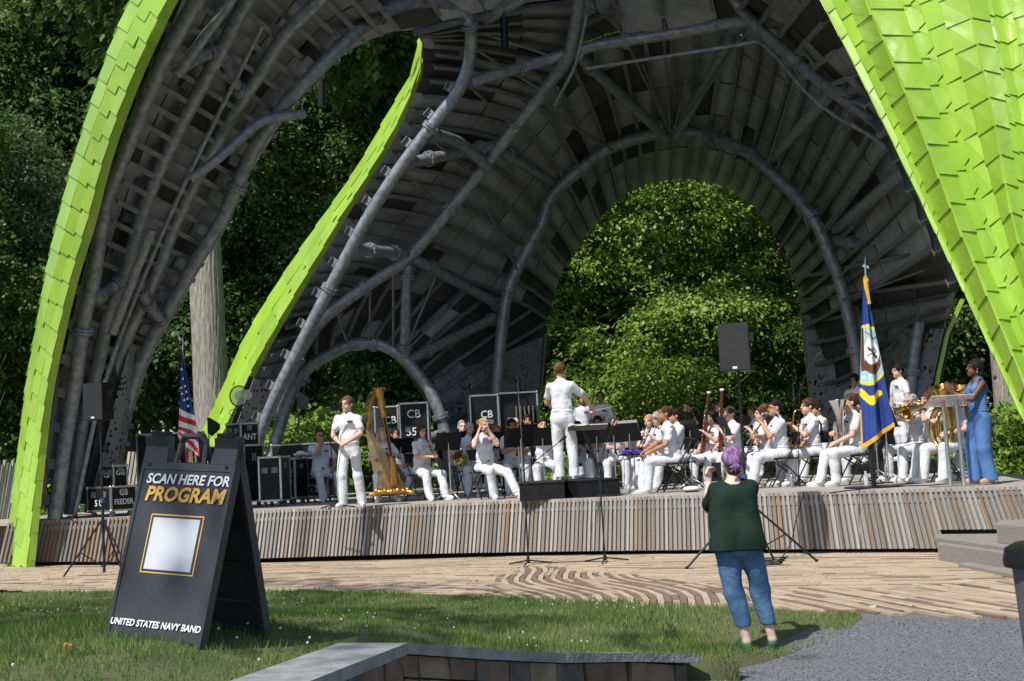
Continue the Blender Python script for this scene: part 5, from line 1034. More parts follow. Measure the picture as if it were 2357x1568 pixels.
# ================================================================== PEOPLE (signed-distance bodies, one continuous skin each)
def sdf_mesh(prims, h, k=.02, wob=0.0, seed=0, fr=(17, 17, 20)):
    lo = np.array([1e9] * 3); hi = -lo
    for p in prims:
        if p[0] == 'c': r = max(p[3], p[4]); pts = np.array([p[1], p[2]]); lo = np.minimum(lo, pts.min(0) - r); hi = np.maximum(hi, pts.max(0) + r)
        elif p[0] == 'e': r = max(p[2]); lo = np.minimum(lo, np.array(p[1]) - r); hi = np.maximum(hi, np.array(p[1]) + r)
    lo -= 3 * h; hi += 3 * h; n = np.ceil((hi - lo) / h).astype(int) + 1
    F = np.full(n, .5, np.float32); ax = [lo[i] + h * np.arange(n[i]) for i in range(3)]
    for p in prims:
        neg = p[0].startswith('-'); t = p[0][-1]
        if t == 'h':
            X, Y, Z = np.meshgrid(*ax, indexing='ij', sparse=True); np.maximum(F, ((X - p[1][0]) * p[2][0] + (Y - p[1][1]) * p[2][1] + (Z - p[1][2]) * p[2][2]).astype(np.float32), out=F); continue
        if t == 'c': c0 = np.minimum(p[1], p[2]); c1 = np.maximum(p[1], p[2]); r = max(p[3], p[4])
        elif t == 'e': c0 = c1 = np.array(p[1], float); r = max(p[2])
        pad = r + max(k, .02) + 2.5 * h
        a = np.clip(np.floor((np.array(c0) - pad - lo) / h).astype(int), 0, n); b = np.clip(np.ceil((np.array(c1) + pad - lo) / h).astype(int) + 1, 0, n)
        if (b <= a).any(): continue
        X, Y, Z = np.meshgrid(ax[0][a[0]:b[0]], ax[1][a[1]:b[1]], ax[2][a[2]:b[2]], indexing='ij')
        if t == 'c':
            A = np.array(p[1], float); B = np.array(p[2], float); d = B - A; L = max(d @ d, 1e-9)
            u = np.clip(((X - A[0]) * d[0] + (Y - A[1]) * d[1] + (Z - A[2]) * d[2]) / L, 0, 1)
            D = np.sqrt((X - A[0] - u * d[0]) ** 2 + (Y - A[1] - u * d[1]) ** 2 + (Z - A[2] - u * d[2]) ** 2) - (p[3] + (p[4] - p[3]) * u)
        else:
            q = np.stack([X - p[1][0], Y - p[1][1], Z - p[1][2]], -1)
            if len(p) > 3 and p[3] is not None: q = q @ np.array(p[3])
            r3 = np.array(p[2]); k0 = np.linalg.norm(q / r3, axis=-1); k1 = np.linalg.norm(q / r3 ** 2, axis=-1) + 1e-9; D = k0 * (k0 - 1) / k1
        S = F[a[0]:b[0], a[1]:b[1], a[2]:b[2]]
        if neg: np.maximum(S, -D, out=S)
        else:
            hh = np.maximum(k - np.abs(S - D), 0) / k; S[...] = np.minimum(S, D) - hh * hh * k * .25
    cuts = [p for p in prims if p[0] == '-h']
    if wob:
        g = np.random.default_rng(seed); X, Y, Z = np.meshgrid(*ax, indexing='ij'); W = 0
        for _ in range(5):
            q = g.normal(0, 1, 3) * np.array(fr); W = W + 1.2 - 2.4 * np.abs(np.sin(.5 * (q[0] * X + q[1] * Y + q[2] * Z) + g.uniform(0, 6)))
        F = F + (wob * .4 * W).astype(np.float32)
        for p in cuts: np.maximum(F, ((X - p[1][0]) * p[2][0] + (Y - p[1][1]) * p[2][1] + (Z - p[1][2]) * p[2][2]).astype(np.float32), out=F)
    return surfnet(F, lo, h)
def surfnet(F, lo, h):
    s = F < 0; c = s[:-1, :-1, :-1].astype(np.int8)
    sh = np.array(F.shape) - 1; tot = np.zeros(sh, np.int8)
    for i in (0, 1):
        for j in (0, 1):
            for k in (0, 1): tot += s[i:i + sh[0], j:j + sh[1], k:k + sh[2]]
    act = (tot > 0) & (tot < 8); idx = np.argwhere(act); m = len(idx); num = np.full(sh, -1, np.int64); num[act] = np.arange(m)
    acc = np.zeros((m, 3)); cnt = np.zeros(m)
    cs = [(i, j, k) for i in (0, 1) for j in (0, 1) for k in (0, 1)]
    val = {c_: F[idx[:, 0] + c_[0], idx[:, 1] + c_[1], idx[:, 2] + c_[2]] for c_ in cs}
    for c_ in cs:
        for a in range(3):
            if c_[a] == 0:
                d = list(c_); d[a] = 1; d = tuple(d); f0, f1 = val[c_], val[d]; x = (f0 < 0) != (f1 < 0)
                t = np.where(x, f0 / np.where(x, f0 - f1, 1), 0); p = np.tile(np.array(c_, float), (m, 1)); p[:, a] = t; acc[x] += p[x]; cnt[x] += 1
    v = lo + h * (idx + acc / cnt[:, None]); faces = []
    for a in range(3):
        o1, o2 = [(1, 2), (2, 0), (0, 1)][a]; sl0 = [slice(None)] * 3; sl1 = [slice(None)] * 3; sl0[a] = slice(0, -1); sl1[a] = slice(1, None)
        x = s[tuple(sl0)] != s[tuple(sl1)]; e = np.argwhere(x); e = e[(e[:, o1] > 0) & (e[:, o2] > 0) & (e[:, o1] < sh[o1]) & (e[:, o2] < sh[o2])]
        ins = s[e[:, 0], e[:, 1], e[:, 2]]
        def cell(d1, d2):
            q = e.copy(); q[:, o1] -= d1; q[:, o2] -= d2; return num[q[:, 0], q[:, 1], q[:, 2]]
        q = np.stack([cell(1, 1), cell(0, 1), cell(0, 0), cell(1, 0)], 1); q[~ins] = q[~ins][:, ::-1]; faces.append(q)
    return v, np.concatenate(faces)
def rotm(yaw, pitch=0, rollv=0): return np.array((Matrix.Rotation(yaw, 3, 'Z') @ Matrix.Rotation(pitch, 3, 'X') @ Matrix.Rotation(rollv, 3, 'Y')))
def ik(S, T, l1, l2, hint):
    S, T = np.array(S, float), np.array(T, float); d = T - S; L = np.linalg.norm(d); L2 = min(L, (l1 + l2) * .995); u = d / max(L, 1e-6); T = S + u * L2
    a = (l1 * l1 - l2 * l2 + L2 * L2) / (2 * L2); hgt = math.sqrt(max(l1 * l1 - a * a, 0)); hn = np.array(hint, float); hn = hn - u * (hn @ u); hn /= np.linalg.norm(hn) + 1e-9
    return S + u * a + hn * hgt, T
def hand_prims(W, fwd, palm_n, s=1.0, curl=.7, side=1, r=.0088):
    """five-fingered hand: wrist W, pointing fwd, palm facing palm_n; side +1 puts the thumb on +cross"""
    f = np.array(fwd, float); f /= np.linalg.norm(f); n = np.array(palm_n, float); n = n - f * (n @ f); n /= np.linalg.norm(n) + 1e-9; x = np.cross(f, n) * side; P = []; W = np.array(W)
    K = W + f * .085 * s
    for o, L in ((-.033, .060), (-.011, .074), (.011, .080), (.033, .072)):
        b = K + x * o * s; P.append(('c', W + f * .015 * s + x * o * .55 * s, b, .0155 * s, .0125 * s)); m = b + (f * math.cos(curl * .7) + n * math.sin(curl * .7)) * L * .5 * s
        e_ = m + (f * math.cos(curl * 1.9) + n * math.sin(curl * 1.9)) * L * .55 * s; P += [('c', b, m, r * 1.12 * s, r * s), ('c', m, e_, r * s, r * .85 * s)]
    tb = W + f * .03 * s + x * .034 * s; tm = tb + (f * .6 + x * .65 + n * .3) / 1.0 * .04 * s; te = tm + (f * .85 + x * .1 + n * .45) * .034 * s
    P += [('c', tb, tm, .0135 * s, .0105 * s), ('c', tm, te, .0105 * s, .009 * s)]
    return P
def person(label, loc, yaw, H=1.75, sit=False, skin='fair', hair='short', hcol='brown', lh=None, rh=None, lean=0.0, head=(0, 0), fine=False, female=False, glasses=None, group='uniformed band members', shirt=None, pants=None, shoes=None,
           feet=None, sleeve=.62, cuff=1.0, wide=1.0, hips=1.0, ribbon=True, elbows=(None, None), curl=(.7, .7), legs=True, cat='person', seat=.45, z=None, palm=(None, None), strap=False, legw=1.0, seed=0, cross=None, hands=(None, None), long_shirt=False, scoop=False, boards=None, hem=None, shem=None):
    s = H / 1.75; o = thing('person', label, cat, loc, math.radians(yaw), group); g = random.Random(sum(map(ord, label)))
    hv = .0075 if fine else .0105; cv = .0085 if fine else .013
    u = np.array([0, -math.sin(lean), math.cos(lean)]); fz = lambda *a: np.array(a, float)
    hip = fz(0, 0.02, (seat + .085) if sit else .528 * H); waist = hip + u * .15 * s; chest = hip + u * .36 * s; shc = hip + u * .475 * s; nb = hip + u * .535 * s; hc = nb + u * .055 * s + fz(0, -.022, .105) * s
    sw = (.150 if female else .172) * s * wide; S = [shc + fz(-sw, 0, 0), shc + fz(sw, 0, 0)]
    Rh = rotm(math.radians(head[0]), math.radians(head[1])); hp = lambda x, y, zz: hc + Rh @ (fz(x, y, zz) * s * 1.02)
    # arms
    skinp = []; shirtp = []; l1, l2 = .285 * s, .255 * s; HP = []
    tg = [rh, lh]
    for i in (0, 1):
        sd = -1 if i == 0 else 1; T = tg[i] if tg[i] is not None else (fz(sd * .16, -.30, seat + .19) if sit else fz(sd * .26, -.05, .49 * H)); T = fz(*T)
        hint = elbows[i] if elbows[i] is not None else (sd * .7, .35, -.8); E, W = ik(S[i], T, l1, l2, hint); HP.append((E, W))
        skinp += [('c', S[i], E, .046 * s, .039 * s), ('c', E, W * .55 + E * .45, .040 * s, .036 * s), ('c', W * .55 + E * .45, W, .036 * s, .0255 * s)]
        fw = (W - E) / np.linalg.norm(W - E)
        if hands[i] is not None: fw = fz(*hands[i])
        pn = palm[i] if palm[i] is not None else (-sd * .6, -.2, -.75)
        skinp += hand_prims(W, fw, pn, s * .97, curl[i], -sd if np.cross(fw, fz(*pn))[2] * 0 == 0 else sd, .0092 if not fine else .0085)
        if sleeve > 0:
            Q = S[i] + (E - S[i]) * sleeve; shirtp += [('c', S[i] + fz(-sd * .015, 0, -.005), Q, .056 * s * (.92 if female else 1), .060 * s)]
    # head
    hs = [('e', hp(0, .012, .030), (.077 * s, .098 * s, .092 * s), Rh), ('e', hp(0, -.022, -.045), (.060 * s, .068 * s, .070 * s), Rh), ('c', hp(0, -.055, -.092), hp(0, -.064, -.092), .028 * s, .026 * s),
          ('c', hp(0, -.086, .012), hp(0, -.106, -.022), .009 * s, .014 * s), ('e', hp(.078, .012, -.005), (.012 * s, .022 * s, .032 * s), Rh), ('e', hp(-.078, .012, -.005), (.012 * s, .022 * s, .032 * s), Rh),
          ('c', hp(-.036, -.080, .030), hp(.036, -.080, .030), .013 * s, .013 * s), ('c', hp(-.02, -.082, -.056), hp(.02, -.082, -.056), .010 * s, .010 * s), ('c', nb + u * -.05 * s, hp(0, .018, -.06), .060 * s * (.86 if female else 1), .050 * s * (.9 if female else 1))]
    core = [('c', hip, nb - u * .03, .085 * s, .06 * s), ('c', S[0], S[1], .045 * s, .045 * s)]
    # legs
    legp = []; pantp = []; FT = []
    th, sh_ = .43 * s, .415 * s
    for i in (0, 1):
        sd = -1 if i == 0 else 1; Hj = hip + fz(sd * .09 * s * hips, 0, -.01)
        if sit:
            a = feet[i] if feet else (sd * .16, -.46 + g.uniform(-.05, .06)); ft = fz(a[0], a[1], .075 + (a[2] if len(a) > 2 else 0)); K, A_ = ik(Hj, ft, th, sh_, (sd * .25, -1, .9))
        else:
            a = feet[i] if feet else (sd * .10, 0.0 if i else .05); ft = fz(a[0], a[1], .08 + (a[2] if len(a) > 2 else 0)); K, A_ = ik(Hj, ft, *([float(np.linalg.norm(Hj - ft)) * .503] * 2), (sd * .1, -1, 0))
        toe = a[3] if len(a) > 3 else (sd * .25)
        fd = fz(math.sin(toe), -math.cos(toe), 0); FT.append((A_, fd))
        legp += [('c', Hj, K, .07 * s, .05 * s), ('c', K, (K + A_) / 2, .052 * s, .05 * s), ('c', (K + A_) / 2, A_, .05 * s, .035 * s), ('c', A_, A_ + fd * .14 + fz(0, 0, -.045), .035 * s, .028 * s)]
        bot = K + (A_ - K) * cuff + (fz(0, 0, -.02) if cuff >= 1 else 0)
        pantp += [('c', Hj + fz(0, .0, .0), K, .086 * s * hips * legw, .073 * s * legw), ('c', K, bot, .073 * s * legw, (.068 if cuff >= 1 else .058) * s * legw)]
    if sit: pantp += [('e', hip + fz(0, .02, -.01), (.175 * s * hips, .14 * s, .10 * s), None)]
    else: pantp += [('e', hip + fz(0, .015, -.01), (.158 * s * hips, .118 * s * hips, .13 * s), None)]
    pantp += [('e', hip + u * .085 * s, (.158 * s * wide, .118 * s * wide, .085 * s), None)]
    core += [('e', chest + u * .07 * s, (.115 * s * wide, .085 * s * wide, .12 * s), None)]
    if sleeve <= 0 or scoop: core += [('e', chest + u * .04 * s, (.145 * s * wide, .098 * s * wide, .15 * s), None), ('c', shc + u * .0, nb, .075 * s, .055 * s)]
    v, f = sdf_mesh(skinp + hs + core + (legp if legs else []), hv * 1.0, .018)
    body = put('body', npmesh('body', v, f, SKIN[skin], True), o)
    Rl = rotm(0, lean)
    shp = shirtp + [('e', waist + u * .03 * s, (.158 * s * wide, .112 * s * wide, .20 * s), Rl)]
    if sleeve > 0: shp += [('e', chest + u * .03 * s, (.158 * s * wide * (.94 if female else 1), .108 * s * wide, .18 * s), Rl), ('c', S[0] + fz(.015, 0, -.008), S[1] - fz(.015, 0, .008), .052 * s, .052 * s)]
    else: shp += [('e', chest - u * .03 * s, (.150 * s * wide, .112 * s * wide, .115 * s), Rl)] + [('c', chest + fz(x_, y_, .02) * s, shc + fz(x_ * .95, y_ * .2, .075) * s, .017 * s, .014 * s) for x_ in (-.085, .085) for y_ in (-.10, .09)]
    if sleeve > 0 and not scoop: shp += [('c', shc + u * .0, nb + u * .008 * s, .082 * s, .062 * s)]
    if long_shirt: shp += [('c', chest + fz(x_ * .085, 0, .03) * s * wide, hip + fz(x_ * .080, .028, -.10) * s * wide, .095 * s * wide, .142 * s * wide) for x_ in (-1, 1)] + [('-h', (0, 0, shem), (0, 0, -1))]
    if female: shp += [('e', chest + fz(x_, -.075, .03) * s, (.075 * s, .065 * s, .07 * s), Rl) for x_ in (-.07, .07)]
    sm_ = shirt or M_['white']; pm_ = pants or M_['white']
    if sleeve >= 0:
        v, f = sdf_mesh(shp + ([('-e', nb + u * .01 * s, (.092 * s, .11 * s, .06 * s), None)] if scoop else [('-c', nb + u * .03 * s + fz(0, -.03, 0), nb + u * .2 * s + fz(0, -.1, 0), .05 * s, .07 * s), ('-c', nb + fz(0, -.095, .03) * s, nb + fz(0, -.15, -.10) * s, .034 * s, .010 * s)] if sleeve > 0 else [('-c', chest + fz(0, -.16, .10) * s, chest + fz(0, -.15, -.0) * s, .05 * s, .012 * s)]), cv, .035, .0075, g.randint(0, 999))
        so_ = put('shirt', npmesh('shirt', v, f, sm_, True), o)
    pantp += [('-h', (0, 0, hem if hem else .05), (0, 0, -1))]
    v, f = sdf_mesh(pantp, cv, .03, .0065, g.randint(0, 999), (20, 20, 13)); put('trousers', npmesh('trousers', v, f, pm_, True), o)
    for A_, fd in FT:
        m = MB(); a2 = math.atan2(fd[0], -fd[1]); Mz = Matrix.Rotation(a2, 3, 'Z'); c = Vector(A_) + Vector(fd) * .065 + Vector((0, 0, -.035)); m.ell(c, (.048, .138 * s, .05), Mz, 12, 8); c2 = c.copy(); c2.z = A_[2] - .066; m.ell(c2, (.05, .142 * s, .014), Mz, 12, 4)
        m.build('shoe', shoes or M_['shoe'], o, sm=True)
    # hair
    hm = HAIR[hcol]; hr = []
    if hair != 'bald':
        t = dict(buzz=.003, short=.007, curly=.018, mid=.008, braids=.010).get(hair, .009)
        hr = [('e', hp(0, .020, .038), ((.077 + t) * s, (.098 + t) * s, (.092 + t) * s), Rh)]
        hr += [('-e', hp(0, -.115, -.045), (.105 * s, .092 * s, .100 * s), Rh), ('-e', hp(0, -.02, -.125), (.2 * s, .115 * s, .080 * s), Rh)]
        if hair in ('short', 'buzz'): hr += [('-e', hp(.10, -.02, -.045), (.04 * s, .07 * s, .07 * s), Rh), ('-e', hp(-.10, -.02, -.045), (.04 * s, .07 * s, .07 * s), Rh)]
        if hair == 'bun': hr += [('e', hp(0, .128, .0), (.045 * s, .04 * s, .042 * s), Rh)]
        if hair == 'bob': hr += [('c', hp(.075, .02, .0), hp(.078, .0, -.075), .026 * s, .022 * s), ('c', hp(-.075, .02, 0), hp(-.078, .0, -.075), .026 * s, .022 * s), ('e', hp(0, .06, -.03), (.08 * s, .055 * s, .075 * s), Rh)]
        if hair == 'long': hr += [('c', hp(x_, y_, .0), hp(x_ * 1.15, y_ + .01, -.24), .032 * s, .03 * s) for x_, y_ in ((.072, .02), (-.072, .02), (.04, .07), (-.04, .07), (.085, -.02), (-.085, -.02))]
        if hair == 'pony': hr += [('c', hp(0, .12, .01), hp(0, .15, -.05), .035 * s, .03 * s), ('c', hp(0, .15, -.05), hp(.01, .135, -.16), .03 * s, .012 * s)]
        if hair == 'curly': hr += [('e', hp(.075 * math.cos(q), .03 + .085 * math.sin(q), .065 + .03 * math.sin(q * 3)), (.035 * s,) * 3, None) for q in np.linspace(-.6, 3.7, 9)]
        if hair == 'braids': hr += [('c', hp(x_, y_, .02), hp(x_ * 1.3, y_ + .04, -.30), .022 * s, .016 * s) for x_, y_ in ((.05, .06), (-.05, .06), (.02, .09), (-.02, .09), (.0, .10), (.04, .085), (-.04, .085))]
        v, f = sdf_mesh(hr, .0085 if fine else .011, .015, .007 if hair != 'curly' else .012, g.randint(0, 99)); put('hair', npmesh('hair', v, f, hm, True), o)
    ey = MB(); eyl = MB(); M3 = Matrix(Rh.tolist())
    for x_ in (-.031, .031):
        ey.ell(hp(x_, -.083, .008), (.010 * s, .005 * s, .005 * s), M3, 8, 5); eyl.bar(hp(x_ - .016, -.093, .032), hp(x_ + .016, -.093, .033),   .006 * s, .005 * s, tuple(Rh @ fz(0, 0, 1)))
    ey.build('eyes', mat('eye_dark', (0.02, 0.014, 0.010), .3), o, sm=True)
    if hair != 'none': eyl.build('eyebrows', hm if hcol not in ('purple', 'blond') else HAIR['brown'], o)
    MB().ell(hp(0, -.089, -.058), (.024 * s, .008 * s, .0075 * s), M3, 10, 5).build('mouth', mat('lips_' + skin, tuple(a * b for a, b in zip(dict(fair=(.55, .33, .24), pale=(.62, .42, .33), tan=(.42, .22, .13), olive=(.33, .17, .10), brown=(.13, .055, .03))[skin], (.75, .45, .5))), .4), o, sm=True)
    if glasses:
        gl = MB()
        for x_ in (-.033, .033):
            c = hp(x_, -.104, .006); P = [c + Rh @ (fz(math.cos(a) * .026, 0, math.sin(a) * .019) * s) for a in np.linspace(0, 2 * math.pi, 13)]; gl.tube(P, .0025, 4)
            if glasses == 'sun': gl.ell(c, (.026 * s, .002, .019 * s), M3, 10, 4)
            gl.bar(hp(x_ * 1.8, -.10, .012), hp(.078 if x_ > 0 else -.078, .01, .012), .003, .003)
        gl.bar(hp(-.008, -.106, .01), hp(.008, -.106, .01), .003, .003); gl.build('eyeglasses', M_['blackm'], o)
    if ribbon and sleeve > 0:
        rb = MB(); sf = .118 * s * wide
        c = chest + fz(.075 * s, -sf - (.05 if female else .008), .06 * s); rb.box(c, (.095, .008, .030), Matrix(Rl.tolist())); rb.build('ribbon_bar', mat('ribbons', (0.25, 0.06, 0.04), .7, 0, (0.03, 0.04, 0.09), 60, contrast=(.45, .55)), o)
    if sleeve > 0 and not shirt:
        bl = MB(); Pb = [hip + u * .10 * s + fz(math.cos(a) * .160 * s * wide, math.sin(a) * .121 * s * wide, 0) for a in np.linspace(0, 2 * math.pi, 20)]; bl.tube(Pb, .010, 4, caps=False); bl.box(hip + u * .10 * s + fz(0, -.138 * s * wide, 0), (.045, .01, .032), m=1); bl.build('belt', [M_['white'], M_['brass']], o)
        cl = MB()
        for sd in (-1, 1): cl.prism([Vector(nb + u * .02 * s + fz(sd * .062, -.015, .0) * s), Vector(nb + u * .0 + fz(sd * .012, -.085, -.035) * s), Vector(nb + fz(sd * .06, -.10, -.075) * s), Vector(nb + fz(sd * .088, -.045, -.02) * s)], (0, .012, .010))
        cl.build('collar', M_['white'], o)
    if boards:
        for i in (0, 1): sd = -1 if i == 0 else 1; MB().bar(S[i] + fz(-sd * .075, .0, .058) * s, S[i] + fz(sd * .035, .0, .048) * s, .055, .012).build('shoulder_board', boards, o)
    if strap:
        st = MB(); st.tube([nb + fz(-.07, .06, -.01) * s, chest + fz(-.09, .13, .05) * s, chest + fz(-.06, .135, -.1) * s], .018, 4); st.tube([nb + fz(.07, .06, -.01) * s, chest + fz(.09, .13, .05) * s, chest + fz(.06, .135, -.1) * s], .018, 4); st.tube([nb + fz(-.07, .06, -.01) * s, nb + fz(-.08, -.06, -.03) * s, chest + fz(-.02, -.13, 0) * s], .012, 4); st.build('neck_strap', M_['black'], o)
    o['_hc'] = 0; del o['_hc']
    return o, dict(hp=hp, HP=HP, s=s, M=Matrix.Translation(Vector(loc)) @ Matrix.Rotation(math.radians(yaw), 4, 'Z'), mouth=hp(0, -.095, -.058), chest=chest, hip=hip)
# ================================================================== THE BAND
def iroot(name, label, cat, info, group): 
    o = thing(name, label, cat, info['M'].translation, info['M'].to_euler().z, group); return o
def woodwind(info, who, kind):
    m = Vector(info['mouth']); s = info['s']
    if kind in ('clarinet', 'oboe'):
        o = iroot(kind, 'black %s with silver keys played by the %s' % (kind, who), kind, info, 'woodwinds'); d = Vector((0, -.62, -.78)).normalized(); L = .62
        MB().tube([m, m + d * .07], [.006, .012], 8).build('mouthpiece', M_['ebony'], o, sm='auto'); MB().tube([m + d * .07, m + d * .52, m + d * .58, m + d * L], [.0135, .014, .022, .036 if kind == 'clarinet' else .026], 10).build('barrel', M_['ebony'], o, sm='auto')
        k = MB(); n = Vector((0, -.78, .62)).normalized()
        for i in range(9): c = m + d * (.13 + .045 * i) + n * .015; k.ell(c, (.009, .009, .006), None, 6, 4)
        k.tube([m + d * .12 + n * .016 + Vector((.008, 0, 0)), m + d * .5 + n * .016 + Vector((.008, 0, 0))], .003, 4); k.build('keywork', M_['silver'], o, sm=True)
    elif kind in ('flute', 'piccolo'):
        o = iroot(kind, 'silver %s held sideways by the %s' % (kind, who) if kind == 'flute' else 'dark piccolo held to the mouth by the %s' % who, kind, info, 'woodwinds'); L = .55 if kind == 'flute' else .24; a = m + Vector((.09, -.01, .0)); e_ = m + Vector((-L, -.06, -.06)); mt = M_['silver'] if kind == 'flute' else M_['ebony']
        MB().tube([a, e_], .011, 8).build('tube', mt, o, sm='auto'); k = MB(); d = (e_ - a).normalized()
        for i in range(8): k.ell(a + d * (L * .35 + i * L * .075) + Vector((0, 0, .011)), (.008, .008, .004), None, 6, 4)
        k.build('keywork', M_['silver'], o, sm=True)
    elif kind == 'bassoon':
        o = iroot('bassoon', 'tall red-brown bassoon with silver bell ring played by the %s' % who, 'bassoon', info, 'bassoons'); b = Vector((-.28, -.10, .38)); t = Vector((.18, -.30, 1.62)); d = (t - b).normalized()
        MB().tube([b, b + d * .15, t - d * .28, t], [.036, .034, .026, .03], 10).build('long_joint', M_['rosewood'], o, sm='auto'); MB().tube([t, t + d * .02], .036, 12).build('bell_ring', M_['white_paint'], o); MB().tube([b + Vector((.05, 0, .02)), b + d * .75 + Vector((.05, 0, 0))], .02, 8).build('wing_joint', M_['rosewood'], o, sm='auto')
        w = b + d * .78 + Vector((.05, 0, 0)); MB().tube(smooth([w, w + Vector((0, -.06, .10)), w + (m - w) * .5 + Vector((0, -.05, .12)), m], 12), .005, 6).build('bocal', M_['silver'], o, sm=True)
        k = MB()
        for i in range(12): k.ell(b + d * (.1 + i * .09) + Vector((0, -.034, .0)), (.012, .008, .014), None, 6, 4)
        k.tube([b + d * .05 + Vector((-.015, -.034, 0)), t - d * .3 + Vector((-.015, -.028, 0))], .004, 4); k.build('keywork', M_['silver'], o, sm=True)
def sax(info, who, gold=True):
    m = Vector(info['mouth']); o = iroot('saxophone', 'shiny gold saxophone played by the %s' % who, 'saxophone', info, 'saxophones')
    P = smooth([m, m + Vector((0, -.10, .01)), m + Vector((0, -.15, -.06)), (-.06, -.30, .85), (-.12, -.26, .62), (-.13, -.28, .53), (-.12, -.37, .50), (-.10, -.43, .58), (-.07, -.46, .76)], 30)
    MB().tube(P, [.008 + .022 * (i / 29) ** 1.1 if i < 21 else .03 + .05 * ((i - 20) / 9) ** 2.2 for i in range(30)], 12, caps=False).build('body_tube', M_['brass'], o, sm=True)
    k = MB(); 
    for i in range(8, 24, 2): k.ell(Vector(P[i]) + Vector((.0, -.035, .01)), (.02, .012, .02), None, 8, 5)
    for i in range(5): k.tube([Vector(P[9 + i * 3]) + Vector((.03, 0, 0)), Vector(P[11 + i * 3]) + Vector((.035, -.01, 0))], .005, 5)
    k.build('keywork', M_['brass'], o, sm=True)
def flare(o, a, d, r0, r1, L, mt, name='bell'):
    d = Vector(d).normalized(); a = Vector(a); n = 14; MB().tube([a + d * L * i / (n - 1) for i in range(n)], [r0 + (r1 - r0) * (i / (n - 1)) ** 2.6 for i in range(n)], 24, caps=False).build(name, mt, o, sm=True)
    rim = a + d * L; u = d.orthogonal().normalized(); w = d.cross(u); MB().tube([rim + (u * math.cos(q) + w * math.sin(q)) * r1 for q in np.linspace(0, 2 * math.pi, 30)], .005, 5, caps=False).build('bell_rim', mt, o, sm=True)
def brass_low(info, who, kind, mt, label):
    m = Vector(info['mouth']); o = iroot(kind, label, kind, info, 'low brass'); k = 1.0 if kind == 'euphonium' else 1.5
    c = Vector((.02, -.24, .78)); P = [c + Vector((.13 * k * math.cos(q), -.02, .20 * k * math.sin(q))) for q in np.linspace(0, 2 * math.pi, 26)]
    MB().tube(P, [.03 * k] * 26, 12, caps=False).build('bow', mt, o, sm=True); MB().tube([p * 1 + Vector((0, .05, .02)) for p in [c + Vector((.09 * k * math.cos(q), 0, .15 * k * math.sin(q))) for q in np.linspace(0, 2 * math.pi, 22)]], .014 * k, 8, caps=False).build('tubing', mt, o, sm=True)
    for i in range(3): MB().cyl(c + Vector((-.06 + i * .045, -.06, -.08)), c + Vector((-.06 + i * .045, -.06, .12)), .019, 10).build('valve', mt, o, sm='auto')
    b = c + Vector((.13 * k, -.02, .02)); flare(o, b, (.0, -.05, 1) if kind == 'euphonium' else (.05, -.25, 1), .04 * k, .145 if kind == 'euphonium' else .21, .50 if kind == 'euphonium' else .62, mt)
    MB().tube(smooth([c + Vector((-.10, .02, .15)), m + Vector((-.04, -.10, -.02)), m], 8), .008, 6).build('leadpipe', mt, o, sm=True)
def trombone(info, who, label):
    m = Vector(info['mouth']); o = iroot('trombone', label, 'trombone', info, 'trombones'); s0 = m + Vector((0, -.05, 0)); a = s0 + Vector((0, -.85, -.28)); y = Vector((.0, 0, .0))
    for dx in (-.03, .05): MB().tube([s0 + Vector((dx, 0, 0)), a + Vector((dx, 0, 0))], .008, 6).build('slide_tube', M_['brass'], o, sm='auto')
    MB().tube(smooth([a + Vector((-.03, 0, 0)), a + Vector((.01, -.05, -.01)), a + Vector((.05, 0, 0))], 8), .009, 6).build('slide_crook', M_['brass'], o, sm=True)
    b = s0 + Vector((.13, .25, .06)); MB().tube(smooth([s0 + Vector((.05, 0, 0)), s0 + Vector((.06, .22, .08)), b], 8), .011, 6).build('tuning_crook', M_['brass'], o, sm=True); flare(o, b, (0, -.95, -.30), .011, .105, .62, M_['brass'])
def horn(info, who):
    o = iroot('french_horn', 'coiled brass french horn held by the %s' % who, 'horn', info, None); c = Vector((-.10, -.18, .80))
    for r_, q0 in ((.13, 0), (.10, 1), (.07, 2)): MB().tube([c + Vector((.02 * math.sin(q * 2 + q0), r_ * math.cos(q), r_ * math.sin(q))) for q in np.linspace(0, 2 * math.pi, 24)], .011, 8, caps=False).build('coil', M_['brass'], o, sm=True)
    flare(o, c + Vector((0, .0, -.05)), (-.7, -.25, -.25), .02, .15, .22, M_['brass']); MB().tube(smooth([c + Vector((0, -.1, .1)), Vector(info['mouth']) + Vector((-.02, -.12, -.08)), Vector(info['mouth'])], 10), .006, 6).build('leadpipe', M_['brass'], o, sm=True)
HT = dict(clarinet=((-.035, -.36, .80), (.03, -.26, .98)), oboe=((-.035, -.36, .80), (.03, -.26, .98)), flute=((-.42, -.20, 1.10), (-.10, -.26, 1.11)), piccolo=((-.20, -.20, 1.14), (-.02, -.24, 1.14)), bassoon=((-.22, -.18, .70), (.02, -.28, .98)), sax=((-.10, -.30, .66), (-.03, -.30, .92)), euphonium=((-.10, -.26, .86), (.14, -.28, .70)), tuba=((-.12, -.28, .86), (.20, -.30, .70)), trombone=((-.03, -.55, 1.0), (.06, -.22, 1.12)), horn=((-.16, -.14, .74), (.06, -.32, .90)), lap=(None, None))
seen = 0
